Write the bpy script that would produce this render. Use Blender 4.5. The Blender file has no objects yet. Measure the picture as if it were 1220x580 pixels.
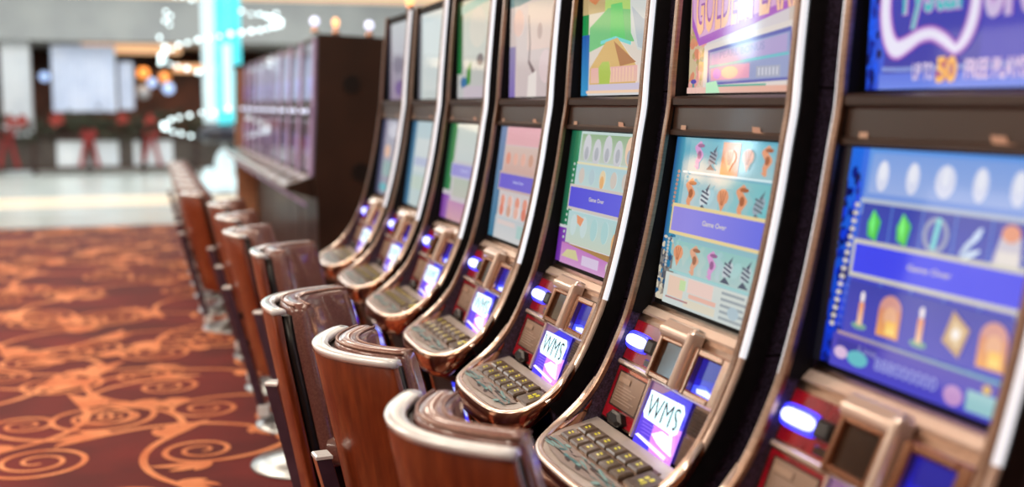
import bpy, bmesh, math, random
from mathutils import Vector, Matrix
random.seed(7)
SC = bpy.context.scene
COL = SC.collection
PI = math.pi

# ------------------------------------------------------------------ colours and materials
def lin(c):
    c = c / 255.0
    return c / 12.92 if c <= 0.04045 else ((c + 0.055) / 1.055) ** 2.4
def rgb(r, g, b): return (lin(r), lin(g), lin(b), 1.0)

def mat(name, col, rough=0.5, metal=0.0, coat=0.0, noise=None, emit=None, estr=0.0, bump=0.0, spec=0.5, scale=(1, 1, 1)):
    m = bpy.data.materials.new(name); m.use_nodes = True
    nt = m.node_tree; p = nt.nodes['Principled BSDF']
    p.inputs['Base Color'].default_value = col
    p.inputs['Roughness'].default_value = rough
    p.inputs['Metallic'].default_value = metal
    p.inputs['Coat Weight'].default_value = coat
    p.inputs['Coat Roughness'].default_value = 0.08
    p.inputs['Specular IOR Level'].default_value = spec
    if emit:
        p.inputs['Emission Color'].default_value = emit
        p.inputs['Emission Strength'].default_value = estr
    if noise:
        sc, dark, light = noise
        tc = nt.nodes.new('ShaderNodeTexCoord'); mp = nt.nodes.new('ShaderNodeMapping')
        mp.inputs['Scale'].default_value = scale
        n = nt.nodes.new('ShaderNodeTexNoise'); n.inputs['Scale'].default_value = sc; n.inputs['Detail'].default_value = 4
        r = nt.nodes.new('ShaderNodeValToRGB')
        r.color_ramp.elements[0].position = 0.35; r.color_ramp.elements[1].position = 0.7
        r.color_ramp.elements[0].color = dark; r.color_ramp.elements[1].color = light
        nt.links.new(tc.outputs['Object'], mp.inputs[0]); nt.links.new(mp.outputs[0], n.inputs['Vector'])
        nt.links.new(n.outputs['Fac'], r.inputs[0]); nt.links.new(r.outputs[0], p.inputs['Base Color'])
        if bump:
            b = nt.nodes.new('ShaderNodeBump'); b.inputs['Strength'].default_value = bump; b.inputs['Distance'].default_value = 0.002
            nt.links.new(n.outputs['Fac'], b.inputs['Height']); nt.links.new(b.outputs[0], p.inputs['Normal'])
    return m

def glow_mat(name, strength, rough=0.06, spec=0.5):
    """Lit display behind glass: emission from the mesh's own colour attribute, a glossy glass face above it."""
    m = bpy.data.materials.new(name); m.use_nodes = True
    nt = m.node_tree; p = nt.nodes['Principled BSDF']
    a = nt.nodes.new('ShaderNodeAttribute'); a.attribute_name = 'Col'
    p.inputs['Base Color'].default_value = (0.01, 0.01, 0.012, 1)
    p.inputs['Roughness'].default_value = rough
    p.inputs['Specular IOR Level'].default_value = spec
    nt.links.new(a.outputs['Color'], p.inputs['Emission Color'])
    p.inputs['Emission Strength'].default_value = strength
    return m

def paint_mat(name, rough=0.4, metal=0.0):
    """Printed surface: base colour from the mesh's own colour attribute."""
    m = bpy.data.materials.new(name); m.use_nodes = True
    nt = m.node_tree; p = nt.nodes['Principled BSDF']
    a = nt.nodes.new('ShaderNodeAttribute'); a.attribute_name = 'Col'
    nt.links.new(a.outputs['Color'], p.inputs['Base Color'])
    p.inputs['Roughness'].default_value = rough; p.inputs['Metallic'].default_value = metal
    return m

M = {}
M['side'] = mat('dark_flecked_laminate', rgb(46, 38, 58), 0.5, noise=(200, rgb(32, 26, 40), rgb(82, 70, 98)))
M['black'] = mat('black_plastic', rgb(14, 12, 15), 0.4, noise=(40, rgb(10, 9, 11), rgb(20, 17, 20)))
M['housing'] = mat('black_housing', rgb(9, 9, 12), 0.65, spec=0.2, noise=(20, rgb(7, 7, 9), rgb(13, 12, 16)))
M['copper'] = mat('brushed_copper_trim', rgb(150, 126, 110), 0.3, metal=1.0, noise=(30, rgb(146, 120, 104), rgb(166, 138, 120)), scale=(1, 1, 8))
M['chrome'] = mat('warm_chrome', rgb(238, 228, 220), 0.2, metal=0.6, noise=(6, rgb(230, 210, 198), rgb(244, 228, 216)))
M['chromec'] = mat('copper_chrome', rgb(205, 160, 132), 0.16, metal=1.0, noise=(8, rgb(192, 146, 118), rgb(216, 172, 144)))
M['led'] = mat('white_edge_light', rgb(220, 220, 225), 0.15, metal=0.6, emit=rgb(232, 236, 244), estr=0.85, noise=(3, rgb(205, 205, 215), rgb(235, 240, 240)))
M['divider'] = mat('brown_gloss_panel', rgb(46, 31, 25), 0.32, coat=0.15, noise=(3, rgb(38, 25, 20), rgb(52, 36, 29)))
M['red'] = mat('red_gloss_panel', rgb(130, 14, 24), 0.16, coat=0.6, emit=rgb(140, 8, 22), estr=0.35, noise=(14, rgb(72, 8, 16), rgb(140, 18, 30)))  # slight glow added to lift the red; the panel is no lamp
M['pill'] = mat('lit_blue_white_lens', rgb(200, 210, 255), 0.2, emit=rgb(175, 185, 255), estr=2.6, noise=(20, rgb(190, 200, 250), rgb(220, 228, 255)))
M['pillrim'] = mat('lit_blue_rim', rgb(40, 40, 200), 0.2, emit=rgb(60, 60, 255), estr=1.8, noise=(20, rgb(30, 30, 190), rgb(60, 60, 220)))
M['smoke'] = mat('smoked_window', rgb(40, 30, 26), 0.12, coat=0.5, noise=(10, rgb(34, 24, 20), rgb(64, 48, 38)))
M['infoscreen'] = paint_mat('unlit_info_screen', 0.2)
M['glow'] = glow_mat('lit_display_glass', 0.95, 0.05, 0.9)
M['logo'] = glow_mat('lit_logo_glass', 1.6, 0.15)
M['paint'] = paint_mat('printed_marks', 0.35)
M['grille'] = mat('ribbed_brown_grille', rgb(70, 50, 40), 0.4, metal=0.6, noise=(30, rgb(56, 40, 32), rgb(84, 62, 50)))
M['deck'] = mat('polished_deck_plate', rgb(204, 196, 190), 0.22, metal=0.35, noise=(5, rgb(192, 183, 176), rgb(216, 210, 206)))
M['cap'] = mat('taupe_button_cap', rgb(92, 78, 66), 0.28, coat=0.5, noise=(60, rgb(82, 70, 58), rgb(102, 88, 76)))
M['leather'] = mat('dark_brown_leather', rgb(116, 76, 70), 0.32, coat=0.8, noise=(180, rgb(104, 66, 61), rgb(132, 90, 82)), bump=0.2)
M['piping'] = mat('tan_piping', rgb(160, 120, 100), 0.35, noise=(120, rgb(120, 84, 72), rgb(150, 110, 94)))
M['wood'] = mat('brown_wood_veneer', rgb(112, 48, 20), 0.3, coat=0.22, noise=(9, rgb(96, 38, 14), rgb(126, 58, 26)), scale=(5, 5, 0.4))
M['edge'] = mat('polished_edge_painted_highlight', rgb(215, 222, 226), 0.2, coat=0.8, noise=(8, rgb(212, 220, 226), rgb(236, 240, 242)))
M['barm'] = mat('copper_flat_bar', rgb(180, 130, 102), 0.35, metal=0.6, noise=(10, rgb(168, 118, 92), rgb(192, 142, 112)))
M['barside'] = mat('aubergine_bar_side', rgb(62, 44, 62), 0.4, noise=(10, rgb(52, 36, 54), rgb(72, 52, 70)))
M['steel'] = mat('brushed_steel', rgb(165, 172, 174), 0.28, metal=0.95, noise=(6, rgb(140, 146, 150), rgb(184, 192, 194)))
M['bank'] = mat('dark_brown_panel', rgb(44, 26, 18), 0.45, coat=0.1, noise=(2, rgb(36, 20, 13), rgb(54, 33, 23)))
M['bankled'] = mat('lavender_light_edge', rgb(176, 160, 188), 0.3, emit=rgb(168, 146, 192), estr=0.22, noise=(3, rgb(180, 150, 200), rgb(210, 190, 220)))
M['bankdeck'] = mat('pale_bank_deck', rgb(200, 195, 200), 0.25, metal=0.3, noise=(6, rgb(185, 180, 185), rgb(215, 210, 214)))
M['amber'] = mat('amber_lamp', rgb(255, 190, 120), 0.3, emit=rgb(255, 190, 130), estr=1.8, noise=(20, rgb(250, 180, 110), rgb(255, 200, 140)))
M['globe'] = mat('cool_white_globe', rgb(230, 235, 255), 0.3, emit=rgb(215, 225, 255), estr=1.6, noise=(20, rgb(220, 228, 255), rgb(240, 244, 255)))
M['cyan'] = mat('lit_cyan_acrylic', rgb(90, 240, 250), 0.2, emit=rgb(96, 236, 246), estr=1.05, noise=(4, rgb(30, 120, 130), rgb(60, 140, 146)))
M['whitelit'] = mat('lit_white_acrylic', rgb(235, 250, 252), 0.2, emit=rgb(222, 246, 250), estr=1.0, noise=(4, rgb(118, 140, 146), rgb(136, 158, 162)))
M['crystal'] = mat('lit_crystal', rgb(235, 248, 250), 0.1, emit=rgb(222, 246, 250), estr=4.0, noise=(9, rgb(225, 244, 248), rgb(246, 252, 252)))
M['navy'] = mat('navy_metal', rgb(18, 24, 44), 0.3, noise=(4, rgb(14, 18, 36), rgb(26, 34, 58)))
M['garland'] = mat('dark_evergreen', rgb(36, 44, 26), 0.7, noise=(12, rgb(20, 24, 14), rgb(58, 66, 38)))
M['ribbon'] = mat('red_ribbon', rgb(150, 28, 30), 0.5, noise=(8, rgb(128, 20, 24), rgb(164, 38, 36)))
M['flower'] = mat('red_poinsettia', rgb(150, 48, 38), 0.6, noise=(8, rgb(128, 34, 28), rgb(170, 62, 48)))
M['rail'] = mat('dark_wood_rail', rgb(52, 32, 26), 0.5, noise=(5, rgb(42, 25, 20), rgb(64, 41, 33)))
M['plaster'] = mat('grey_plaster', rgb(160, 163, 163), 0.8, noise=(1.2, rgb(153, 156, 157), rgb(167, 170, 169)))
M['white'] = mat('white_panel', rgb(214, 220, 226), 0.6, noise=(1.5, rgb(204, 211, 219), rgb(224, 228, 232)))
M['curtain'] = mat('pale_blue_curtain', rgb(206, 216, 232), 0.7, emit=rgb(190, 200, 220), estr=0.25, noise=(2, rgb(196, 206, 224), rgb(220, 226, 238)))  # weak emission brightens the cloth, which gives no light itself
M['darkwall'] = mat('dark_brown_wall', rgb(54, 32, 24), 0.7, noise=(0.9, rgb(30, 18, 15), rgb(96, 54, 36)))
M['warmcove'] = mat('warm_cove_light', rgb(250, 215, 170), 0.6, emit=rgb(248, 214, 176), estr=0.9, noise=(0.4, rgb(246, 206, 160), rgb(252, 226, 190)))
M['warmshop'] = mat('lit_shop_ceiling', rgb(245, 190, 140), 0.6, emit=rgb(240, 186, 138), estr=0.85, noise=(0.6, rgb(236, 176, 124), rgb(248, 204, 160)))
M['ceil'] = mat('warm_ceiling_paint', rgb(200, 186, 170), 0.85, noise=(0.8, rgb(190, 176, 160), rgb(208, 194, 178)))
M['wall'] = mat('brown_wall_paint', rgb(150, 112, 88), 0.8, noise=(0.8, rgb(136, 100, 78), rgb(162, 124, 98)))
M['floorstone'] = mat('polished_stone', rgb(196, 204, 200), 0.24, noise=(0.7, rgb(186, 195, 192), rgb(206, 212, 207)), spec=0.6)
M['metalstrip'] = mat('dull_edge_strip', rgb(120, 118, 112), 0.4, metal=0.7, noise=(5, rgb(108, 106, 100), rgb(132, 130, 124)))
M['lampshade'] = mat('lit_ceiling_lens', rgb(255, 240, 220), 0.5, emit=rgb(255, 232, 205), estr=6.0, noise=(3, rgb(252, 232, 206), rgb(255, 244, 228)))
M['carpet'] = mat('dark_red_carpet', rgb(92, 14, 17), 0.8, noise=(2.2, rgb(74, 6, 12), rgb(104, 20, 19)), spec=0.15)
M['scroll'] = mat('orange_carpet_scroll', rgb(204, 124, 76), 0.75, noise=(3.5, rgb(188, 104, 60), rgb(218, 144, 96)), spec=0.2)
for _m in ('carpet', 'scroll'):
    _p = M[_m].node_tree.nodes['Principled BSDF']; _p.inputs['Sheen Weight'].default_value = .1; _p.inputs['Sheen Roughness'].default_value = .5; _p.inputs['Sheen Tint'].default_value = (1, .8, .76, 1)
M['shoporange'] = mat('lit_orange_display', rgb(250, 150, 70), 0.4, emit=rgb(250, 160, 80), estr=1.3, noise=(4, rgb(245, 140, 60), rgb(252, 170, 90)))
M['shopblue'] = mat('lit_pale_blue_display', rgb(180, 210, 255), 0.4, emit=rgb(170, 200, 250), estr=1.2, noise=(4, rgb(170, 200, 250), rgb(200, 220, 255)))
M['warmfill'] = mat('added_warm_glow', rgb(235, 210, 185), 0.8, emit=rgb(240, 206, 172), estr=0.55, noise=(1.1, rgb(228, 200, 172), rgb(240, 218, 196)))
M['coolfill'] = mat('added_cool_glow', rgb(235, 238, 240), 0.8, emit=rgb(232, 238, 242), estr=1.1, noise=(0.8, rgb(228, 232, 236), rgb(240, 242, 244)))
M['addedglow'] = mat('added_wall_glow', rgb(235, 225, 215), 0.3, emit=rgb(238, 226, 214), estr=0.7, noise=(0.9, rgb(220, 205, 195), rgb(245, 238, 230)))
M['tan'] = mat('tan_panel', rgb(170, 122, 92), 0.5, noise=(3, rgb(158, 110, 82), rgb(182, 134, 102)))
M['lightpool'] = mat('painted_warm_light_pool', rgb(250, 228, 198), 0.3, noise=(0.6, rgb(246, 220, 188), rgb(253, 236, 210)))
M['skirt'] = mat('dark_stone', rgb(70, 60, 54), 0.5, noise=(5, rgb(60, 50, 46), rgb(80, 70, 62)))

# ------------------------------------------------------------------ mesh building
class MB:
    def __init__(s, *mats):
        s.bm = bmesh.new(); s.mats = [M[m] if isinstance(m, str) else m for m in mats]
        s.col = s.bm.loops.layers.float_color.new('Col')
    def f(s, pts, mi=0, col=None, smooth=False):
        try: fc = s.bm.faces.new([p if isinstance(p, bmesh.types.BMVert) else s.bm.verts.new(p) for p in pts])
        except ValueError: return None
        fc.material_index = mi; fc.smooth = smooth
        if col is not None:
            for i, l in enumerate(fc.loops): l[s.col] = col[i] if isinstance(col, list) else col
        return fc
    def box(s, x0, x1, y0, y1, z0, z1, mi=0):
        v = [s.bm.verts.new((x, y, z)) for x in (x0, x1) for y in (y0, y1) for z in (z0, z1)]
        for q in ((0, 1, 3, 2), (4, 6, 7, 5), (0, 4, 5, 1), (2, 3, 7, 6), (0, 2, 6, 4), (1, 5, 7, 3)):
            s.f([v[i] for i in q], mi)
    def obox(s, o, a, b, c, mi=0, bev=0.0):
        """box from corner o with edge vectors a, b, c; optional inset top (on the c side)"""
        o, a, b, c = map(Vector, (o, a, b, c))
        an, bn = a.normalized() * bev, b.normalized() * bev
        cn = c.normalized() * bev
        lo = [o, o + a, o + a + b, o + b]
        mid = [p + c - cn for p in lo]
        rings = [lo, mid]
        if bev: rings.append([o + c + an + bn, o + a + c - an + bn, o + a + b + c - an - bn, o + b + c + an - bn])
        R = [[s.bm.verts.new(p) for p in r] for r in rings]
        s.f(R[0][::-1], mi)
        for r0, r1 in zip(R, R[1:]):
            for i in range(4): s.f([r0[i], r0[(i + 1) % 4], r1[(i + 1) % 4], r1[i]], mi)
        s.f(R[-1], mi)
    def prism(s, prof, y0, y1, mi=0, cap=True, smooth=False, closed=True):
        """profile of (x,z) points swept along y"""
        A = [s.bm.verts.new((x, y0, z)) for x, z in prof]; B = [s.bm.verts.new((x, y1, z)) for x, z in prof]
        n = len(prof)
        for i in range(n if closed else n - 1):
            j = (i + 1) % n; s.f([A[i], A[j], B[j], B[i]], mi, smooth=smooth)
        if cap and closed: s.f(A[::-1], mi); s.f(B, mi)
    def loft(s, rings, mi=0, closed=True, caps=True, smooth=True):
        R = [[s.bm.verts.new(p) for p in r] for r in rings]
        n = len(R[0])
        for r0, r1 in zip(R, R[1:]):
            for i in range(n if closed else n - 1):
                j = (i + 1) % n; s.f([r0[i], r0[j], r1[j], r1[i]], mi, smooth=smooth)
        if caps and closed: s.f(R[0][::-1], mi); s.f(R[-1], mi)
    def lathe(s, prof, c=(0, 0, 0), seg=24, mi=0):
        rings = [[(c[0] + r * math.cos(2 * PI * i / seg), c[1] + r * math.sin(2 * PI * i / seg), c[2] + z) for i in range(seg)] for r, z in prof]
        s.loft(rings, mi)
    def tube(s, path, r, seg=8, mi=0):
        path = [Vector(p) for p in path]; rings = []
        for i, p in enumerate(path):
            t = (path[min(i + 1, len(path) - 1)] - path[max(i - 1, 0)]).normalized()
            a = t.orthogonal().normalized() if abs(t.z) < .9 else t.cross(Vector((1, 0, 0))).normalized()
            b = t.cross(a)
            rr = r[i] if isinstance(r, (list, tuple)) else r
            rings.append([p + a * rr * math.cos(2 * PI * k / seg) + b * rr * math.sin(2 * PI * k / seg) for k in range(seg)])
        s.loft(rings, mi)
    def ball(s, c, r, mi=0, seg=8, sq=(1, 1, 1)):
        rings = []
        for i in range(1, seg // 2 + 2):
            th = PI * (i - .5) / (seg // 2 + 1)
            rings.append([(c[0] + sq[0] * r * math.sin(th) * math.cos(2 * PI * k / seg), c[1] + sq[1] * r * math.sin(th) * math.sin(2 * PI * k / seg), c[2] + sq[2] * r * math.cos(th)) for k in range(seg)])
        s.loft(rings, mi)
    def obj(s, name, parent=None, loc=None, bevel=0.0, smooth=False, seg=2):
        bmesh.ops.recalc_face_normals(s.bm, faces=[f for f in s.bm.faces if len(f.verts) > 2]) if not getattr(s, 'flat', False) else None
        me = bpy.data.meshes.new(name); s.bm.to_mesh(me); s.bm.free()
        for m in s.mats: me.materials.append(m)
        if smooth:
            for p in me.polygons: p.use_smooth = True
        o = bpy.data.objects.new(name, me); COL.objects.link(o)
        if parent: o.parent = parent
        if loc: o.location = loc
        if bevel:
            b = o.modifiers.new('bevel', 'BEVEL'); b.width = bevel; b.segments = seg; b.limit_method = 'ANGLE'; b.angle_limit = 0.7
            b.harden_normals = False
        return o

def tag(o, label=None, cat=None, group=None, kind=None):
    if label: o['label'] = label
    if cat: o['category'] = cat
    if group: o['group'] = group
    if kind: o['kind'] = kind
    return o
def thing(name, label, cat, loc=(0, 0, 0), group=None, rz=0.0):
    o = bpy.data.objects.new(name, None); COL.objects.link(o); o.location = loc; o.rotation_euler = (0, 0, rz)
    o.empty_display_size = 0.1
    return tag(o, label, cat, group)
def dup(root, loc, label, group=None, rz=0.0, skip=()):
    r = root.copy(); COL.objects.link(r); r.location = loc; r.rotation_euler = (0, 0, rz); r['label'] = label
    if group: r['group'] = group
    for ch in list(root.children):
        if ch.name.split('.')[0] in skip: continue
        c = ch.copy(); COL.objects.link(c); c.parent = r
        for g in list(ch.children):
            d = g.copy(); COL.objects.link(d); d.parent = c
    return r

# ------------------------------------------------------------------ flat artwork for displays
_tx = {}
def text_tris(s, bold=0.0, shear=0.0):
    key = (s, bold, shear)
    if key in _tx: return _tx[key]
    cu = bpy.data.curves.new('lettering', 'FONT'); cu.body = s; cu.size = 1.0; cu.offset = bold; cu.shear = shear
    cu.resolution_u = 3; cu.fill_mode = 'FRONT' if hasattr(cu, 'fill_mode') else 'BOTH'
    o = bpy.data.objects.new('lettering', cu); COL.objects.link(o)
    dg = bpy.context.evaluated_depsgraph_get(); e = o.evaluated_get(dg); me = e.to_mesh()
    me.calc_loop_triangles()
    vs = [(v.co.x, v.co.y) for v in me.vertices]
    tr = [[vs[i] for i in t.vertices] for t in me.loop_triangles]
    e.to_mesh_clear(); bpy.data.objects.remove(o); bpy.data.curves.remove(cu)
    xs = [p[0] for p in vs]; ys = [p[1] for p in vs]
    _tx[key] = (tr, min(xs), max(xs), min(ys), max(ys))
    return _tx[key]

class Art:
    """Layered flat shapes on one display; (0,0) top left, (1,1) bottom right."""
    def __init__(s, mb, o, u, v, step=0.00035):
        s.mb = mb; s.o, s.u, s.v = Vector(o), Vector(u), Vector(v)
        s.n = s.v.cross(s.u).normalized(); s.k = 0; s.step = step
        s.clip = (0, 0, 1, 1); s.warp = None
    def pt(s, a, b):
        if s.warp: a = s.warp[0] + (a - s.warp[0]) * s.warp[1]
        a = min(max(a, s.clip[0]), s.clip[2]); b = min(max(b, s.clip[1]), s.clip[3])
        return s.o + s.u * a + s.v * b + s.n * s.step * s.k
    def poly(s, pts, c, up=True):
        if up: s.k += 1
        c = [rgb(*q) for q in c] if isinstance(c, list) else rgb(*c)
        s.mb.f([s.pt(*p) for p in pts], 0, c)
    def rect(s, a0, b0, a1, b1, c, c2=None, c3=None, up=True):
        """c left-top; c2 bottom (vertical gradient); c3 right"""
        if c3: cc = [c, c3, c3, c]
        elif c2: cc = [c, c, c2, c2]
        else: cc = c
        s.poly([(a0, b0), (a1, b0), (a1, b1), (a0, b1)], cc, up)
    def ell(s, a, b, ra, rb, c, n=14, rot=0.0, up=True):
        pts = []
        for i in range(n):
            t = 2 * PI * i / n; x, y = ra * math.cos(t), rb * math.sin(t)
            pts.append((a + x * math.cos(rot) - y * math.sin(rot), b + x * math.sin(rot) + y * math.cos(rot)))
        s.poly(pts, c, up)
    def line(s, pts, w, c, up=True):
        if up: s.k += 1
        asp = s.u.length / s.v.length
        for i in range(len(pts) - 1):
            (a0, b0), (a1, b1) = pts[i], pts[i + 1]
            w0 = w[i] if isinstance(w, list) else w; w1 = w[i + 1] if isinstance(w, list) else w
            dx, dy = (a1 - a0) * asp, (b1 - b0); L = math.hypot(dx, dy) or 1
            nx, ny = -dy / L / asp, dx / L
            s.poly([(a0 + nx * w0, b0 + ny * w0), (a1 + nx * w1, b1 + ny * w1), (a1 - nx * w1, b1 - ny * w1), (a0 - nx * w0, b0 - ny * w0)], c, False)
        for i in range(1, len(pts) - 1):
            w0 = w[i] if isinstance(w, list) else w
            if w0 > .009: s.ell(pts[i][0], pts[i][1], w0 / asp, w0, c, 12, up=False)
    def text(s, t, a0, b0, a1, b1, c, bold=0.0, skew=0.0, shear=0.0):
        """text stretched into the box; skew lifts the right end"""
        s.k += 1
        tr, x0, x1, y0, y1 = text_tris(t, bold, shear)
        c = rgb(*c)
        for t3 in tr:
            pts = []
            for x, y in t3:
                fx, fy = (x - x0) / (x1 - x0), (y - y0) / (y1 - y0)
                pts.append(s.pt(a0 + (a1 - a0) * fx, b1 + (b0 - b1) * fy - skew * fx))
            s.mb.f(pts, 0, c)
    # small pictures ------------------------------------------------
    def crystal(s, a, b, h, c):
        s.warp = (a, 1.5)
        w = h * .35
        s.poly([(a - w * .3, b - h), (a + w, b - h * .3), (a + w * .6, b + h), (a - w * .8, b + h * .7), (a - w, b - h * .1)], c)
        s.poly([(a - w * .3, b - h), (a + w * .2, b - h * .2), (a, b + h * .8), (a - w * .6, b)], tuple(min(255, q + 45) for q in c))
    def candle(s, a, b, h):
        s.warp = (a, 1.3)
        s.ell(a, b + h * .85, h * .4, h * .18, (120, 170, 150))
        s.rect(a - h * .13, b - h * .4, a + h * .13, b + h * .8, (238, 150, 100), (250, 210, 170))
        s.ell(a, b - h * .68, h * .11, h * .3, (250, 240, 240))
    def arch(s, a, b, h):
        s.warp = (a, 1.15)
        s.ell(a, b - h * .3, h * .55, h * .65, (212, 150, 140)); s.rect(a - h * .55, b - h * .3, a + h * .55, b + h * .95, (214, 140, 110), (240, 168, 90))
        s.ell(a + h * .05, b, h * .33, h * .45, (232, 176, 140)); s.rect(a - h * .1, b + h * .2, a + h * .38, b + h * .8, (250, 190, 90), (252, 226, 130))
    def shard(s, a, b, h, c):
        s.warp = (a, 1.4)
        for i, (dx, dy, r) in enumerate(((-.3, .3, .5), (.05, -.1, .7), (.3, -.4, .4), (.1, .5, .9))):
            s.ell(a + dx * h * .6, b + dy * h, h * .12, h * .45, tuple(min(255, q + 12 * i) for q in c), 6, r)
    def seahorse(s, a, b, h, c):
        s.warp = (a, 1.7)
        d = tuple(max(0, q - 60) for q in c)
        s.line([(a + h * .15, b - h * .9), (a - h * .12, b - h * .5), (a + h * .18, b), (a, b + h * .5), (a + h * .1, b + h * .95), (a - h * .15, b + h * .75)], [h * .12, h * .2, h * .25, h * .17, h * .09, h * .05], c)
        s.ell(a + h * .15, b - h * .65, h * .25, h * .14, d, 8); s.ell(a + h * .1, b, h * .14, h * .3, d, 8)
    def fish(s, a, b, h, c, d):
        s.warp = (a, 1.6)
        s.ell(a, b, h * .3, h * .62, c, 10, .35)
        for q in (-.3, 0, .3): s.line([(a - h * .26, b + q * h - .01), (a + h * .26, b + q * h + .01)], h * .07, d)
        s.poly([(a - h * .1, b + h * .5), (a + h * .3, b + h * .95), (a - h * .4, b + h * .95)], d)
        s.poly([(a, b - h * .5), (a + h * .3, b - h), (a + h * .15, b - h * .3)], d)
    def shell(s, a, b, h, c):
        s.warp = (a, 1.5)
        d = tuple(max(0, q - 50) for q in c)
        s.ell(a, b - h * .15, h * .42, h * .55, c, 10); s.poly([(a - h * .3, b + h * .1), (a + h * .3, b + h * .1), (a, b + h * .9)], c)
        for q in (-.2, 0, .2): s.line([(a + q * h, b - h * .55), (a + q * h * .3, b + h * .4)], h * .035, d)

def _unwarp(fn):
    def g(s, *k, **kw):
        fn(s, *k, **kw); s.warp = None
    return g
for _n in ('seahorse', 'fish', 'shell', 'crystal', 'candle', 'arch', 'shard'): setattr(Art, _n, _unwarp(getattr(Art, _n)))

# ------------------------------------------------------------------ slot machine of the near row
D0, W2, EYE = 1.297, 0.3185, 1.62
OUT = [(.04, .49), (.022, .3), (.005, .1), (-.002, .0), (-.015, -.08), (-.034, -.2), (-.06, -.33), (-.084, -.43), (-.112, -.53), (-.14, -.6),
       (-.178, -.68), (-.222, -.748), (-.282, -.803), (-.345, -.838), (-.40, -.855)]
OUT = [(x, z + EYE) for x, z in OUT]
def catmull(P, n=4):
    R = []
    for i in range(len(P) - 1):
        p0, p1, p2, p3 = P[max(i - 1, 0)], P[i], P[i + 1], P[min(i + 2, len(P) - 1)]
        for k in range(n):
            t = k / n
            R.append(tuple(.5 * (2 * p1[j] + (p2[j] - p0[j]) * t + (2 * p0[j] - 5 * p1[j] + 4 * p2[j] - p3[j]) * t * t + (-p0[j] + 3 * p1[j] - 3 * p2[j] + p3[j]) * t ** 3) for j in range(len(p1))))
    R.append(tuple(P[-1])); return R
OUTS = catmull(OUT, 3)
def rim_z(x):
    for (xa, za), (xb, zb) in zip(OUTS, OUTS[1:]):
        if xb <= x <= xa: return za + (zb - za) * (x - xa) / (xb - xa)
    return OUTS[-1][1] if x < OUTS[-1][0] else OUTS[0][1]
# facing path, set a little back from the blade edge
FP = [(.05, .455), (.04, .022), (.012, -.005), (.014, -.082), (-.045, -.51), (-.085, -.545), (-.135, -.66), (-.190, -.802), (-.385, -.846)]
FP = [(x, z + EYE) for x, z in FP]
def surf(i, u, y, off=0.0):
    (xa, za), (xb, zb) = FP[i], FP[i + 1]
    t = Vector((xb - xa, 0, zb - za)); n = Vector((t.z, 0, -t.x)).normalized()
    return Vector((xa + t.x * u, y, za + t.z * u)) + n * off
def frame(i, y0, y1, u0, u1, off=0.0):
    """origin at top-left (y0 = far side), u along the row towards the near side, v down the slope"""
    o = surf(i, u0, y0, off); return o, surf(i, u0, y1, off) - o, surf(i, u1, y0, off) - o
def pad(mb, i, y0, y1, u0, u1, h, base=-0.004, bev=0.003, mi=0):
    o, u, v = frame(i, y0, y1, u0, u1, base); n = v.cross(u).normalized()
    mb.obox(o, u, v, n * (h - base), mi, bev)

def sweep(mb, path, sec, mi=0, close_path=False):
    """path of (x,z) points, section of (n, y): n is the outward distance from the path"""
    rings = []
    for i, (x, z) in enumerate(path):
        xa, za = path[max(i - 1, 0)]; xb, zb = path[min(i + 1, len(path) - 1)]
        t = Vector((xb - xa, 0, zb - za)).normalized(); n = Vector((t.z, 0, -t.x))
        rings.append([(x + n.x * a, y, z + n.z * a) for a, y in sec])
    mb.loft(rings, mi, smooth=False)

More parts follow.
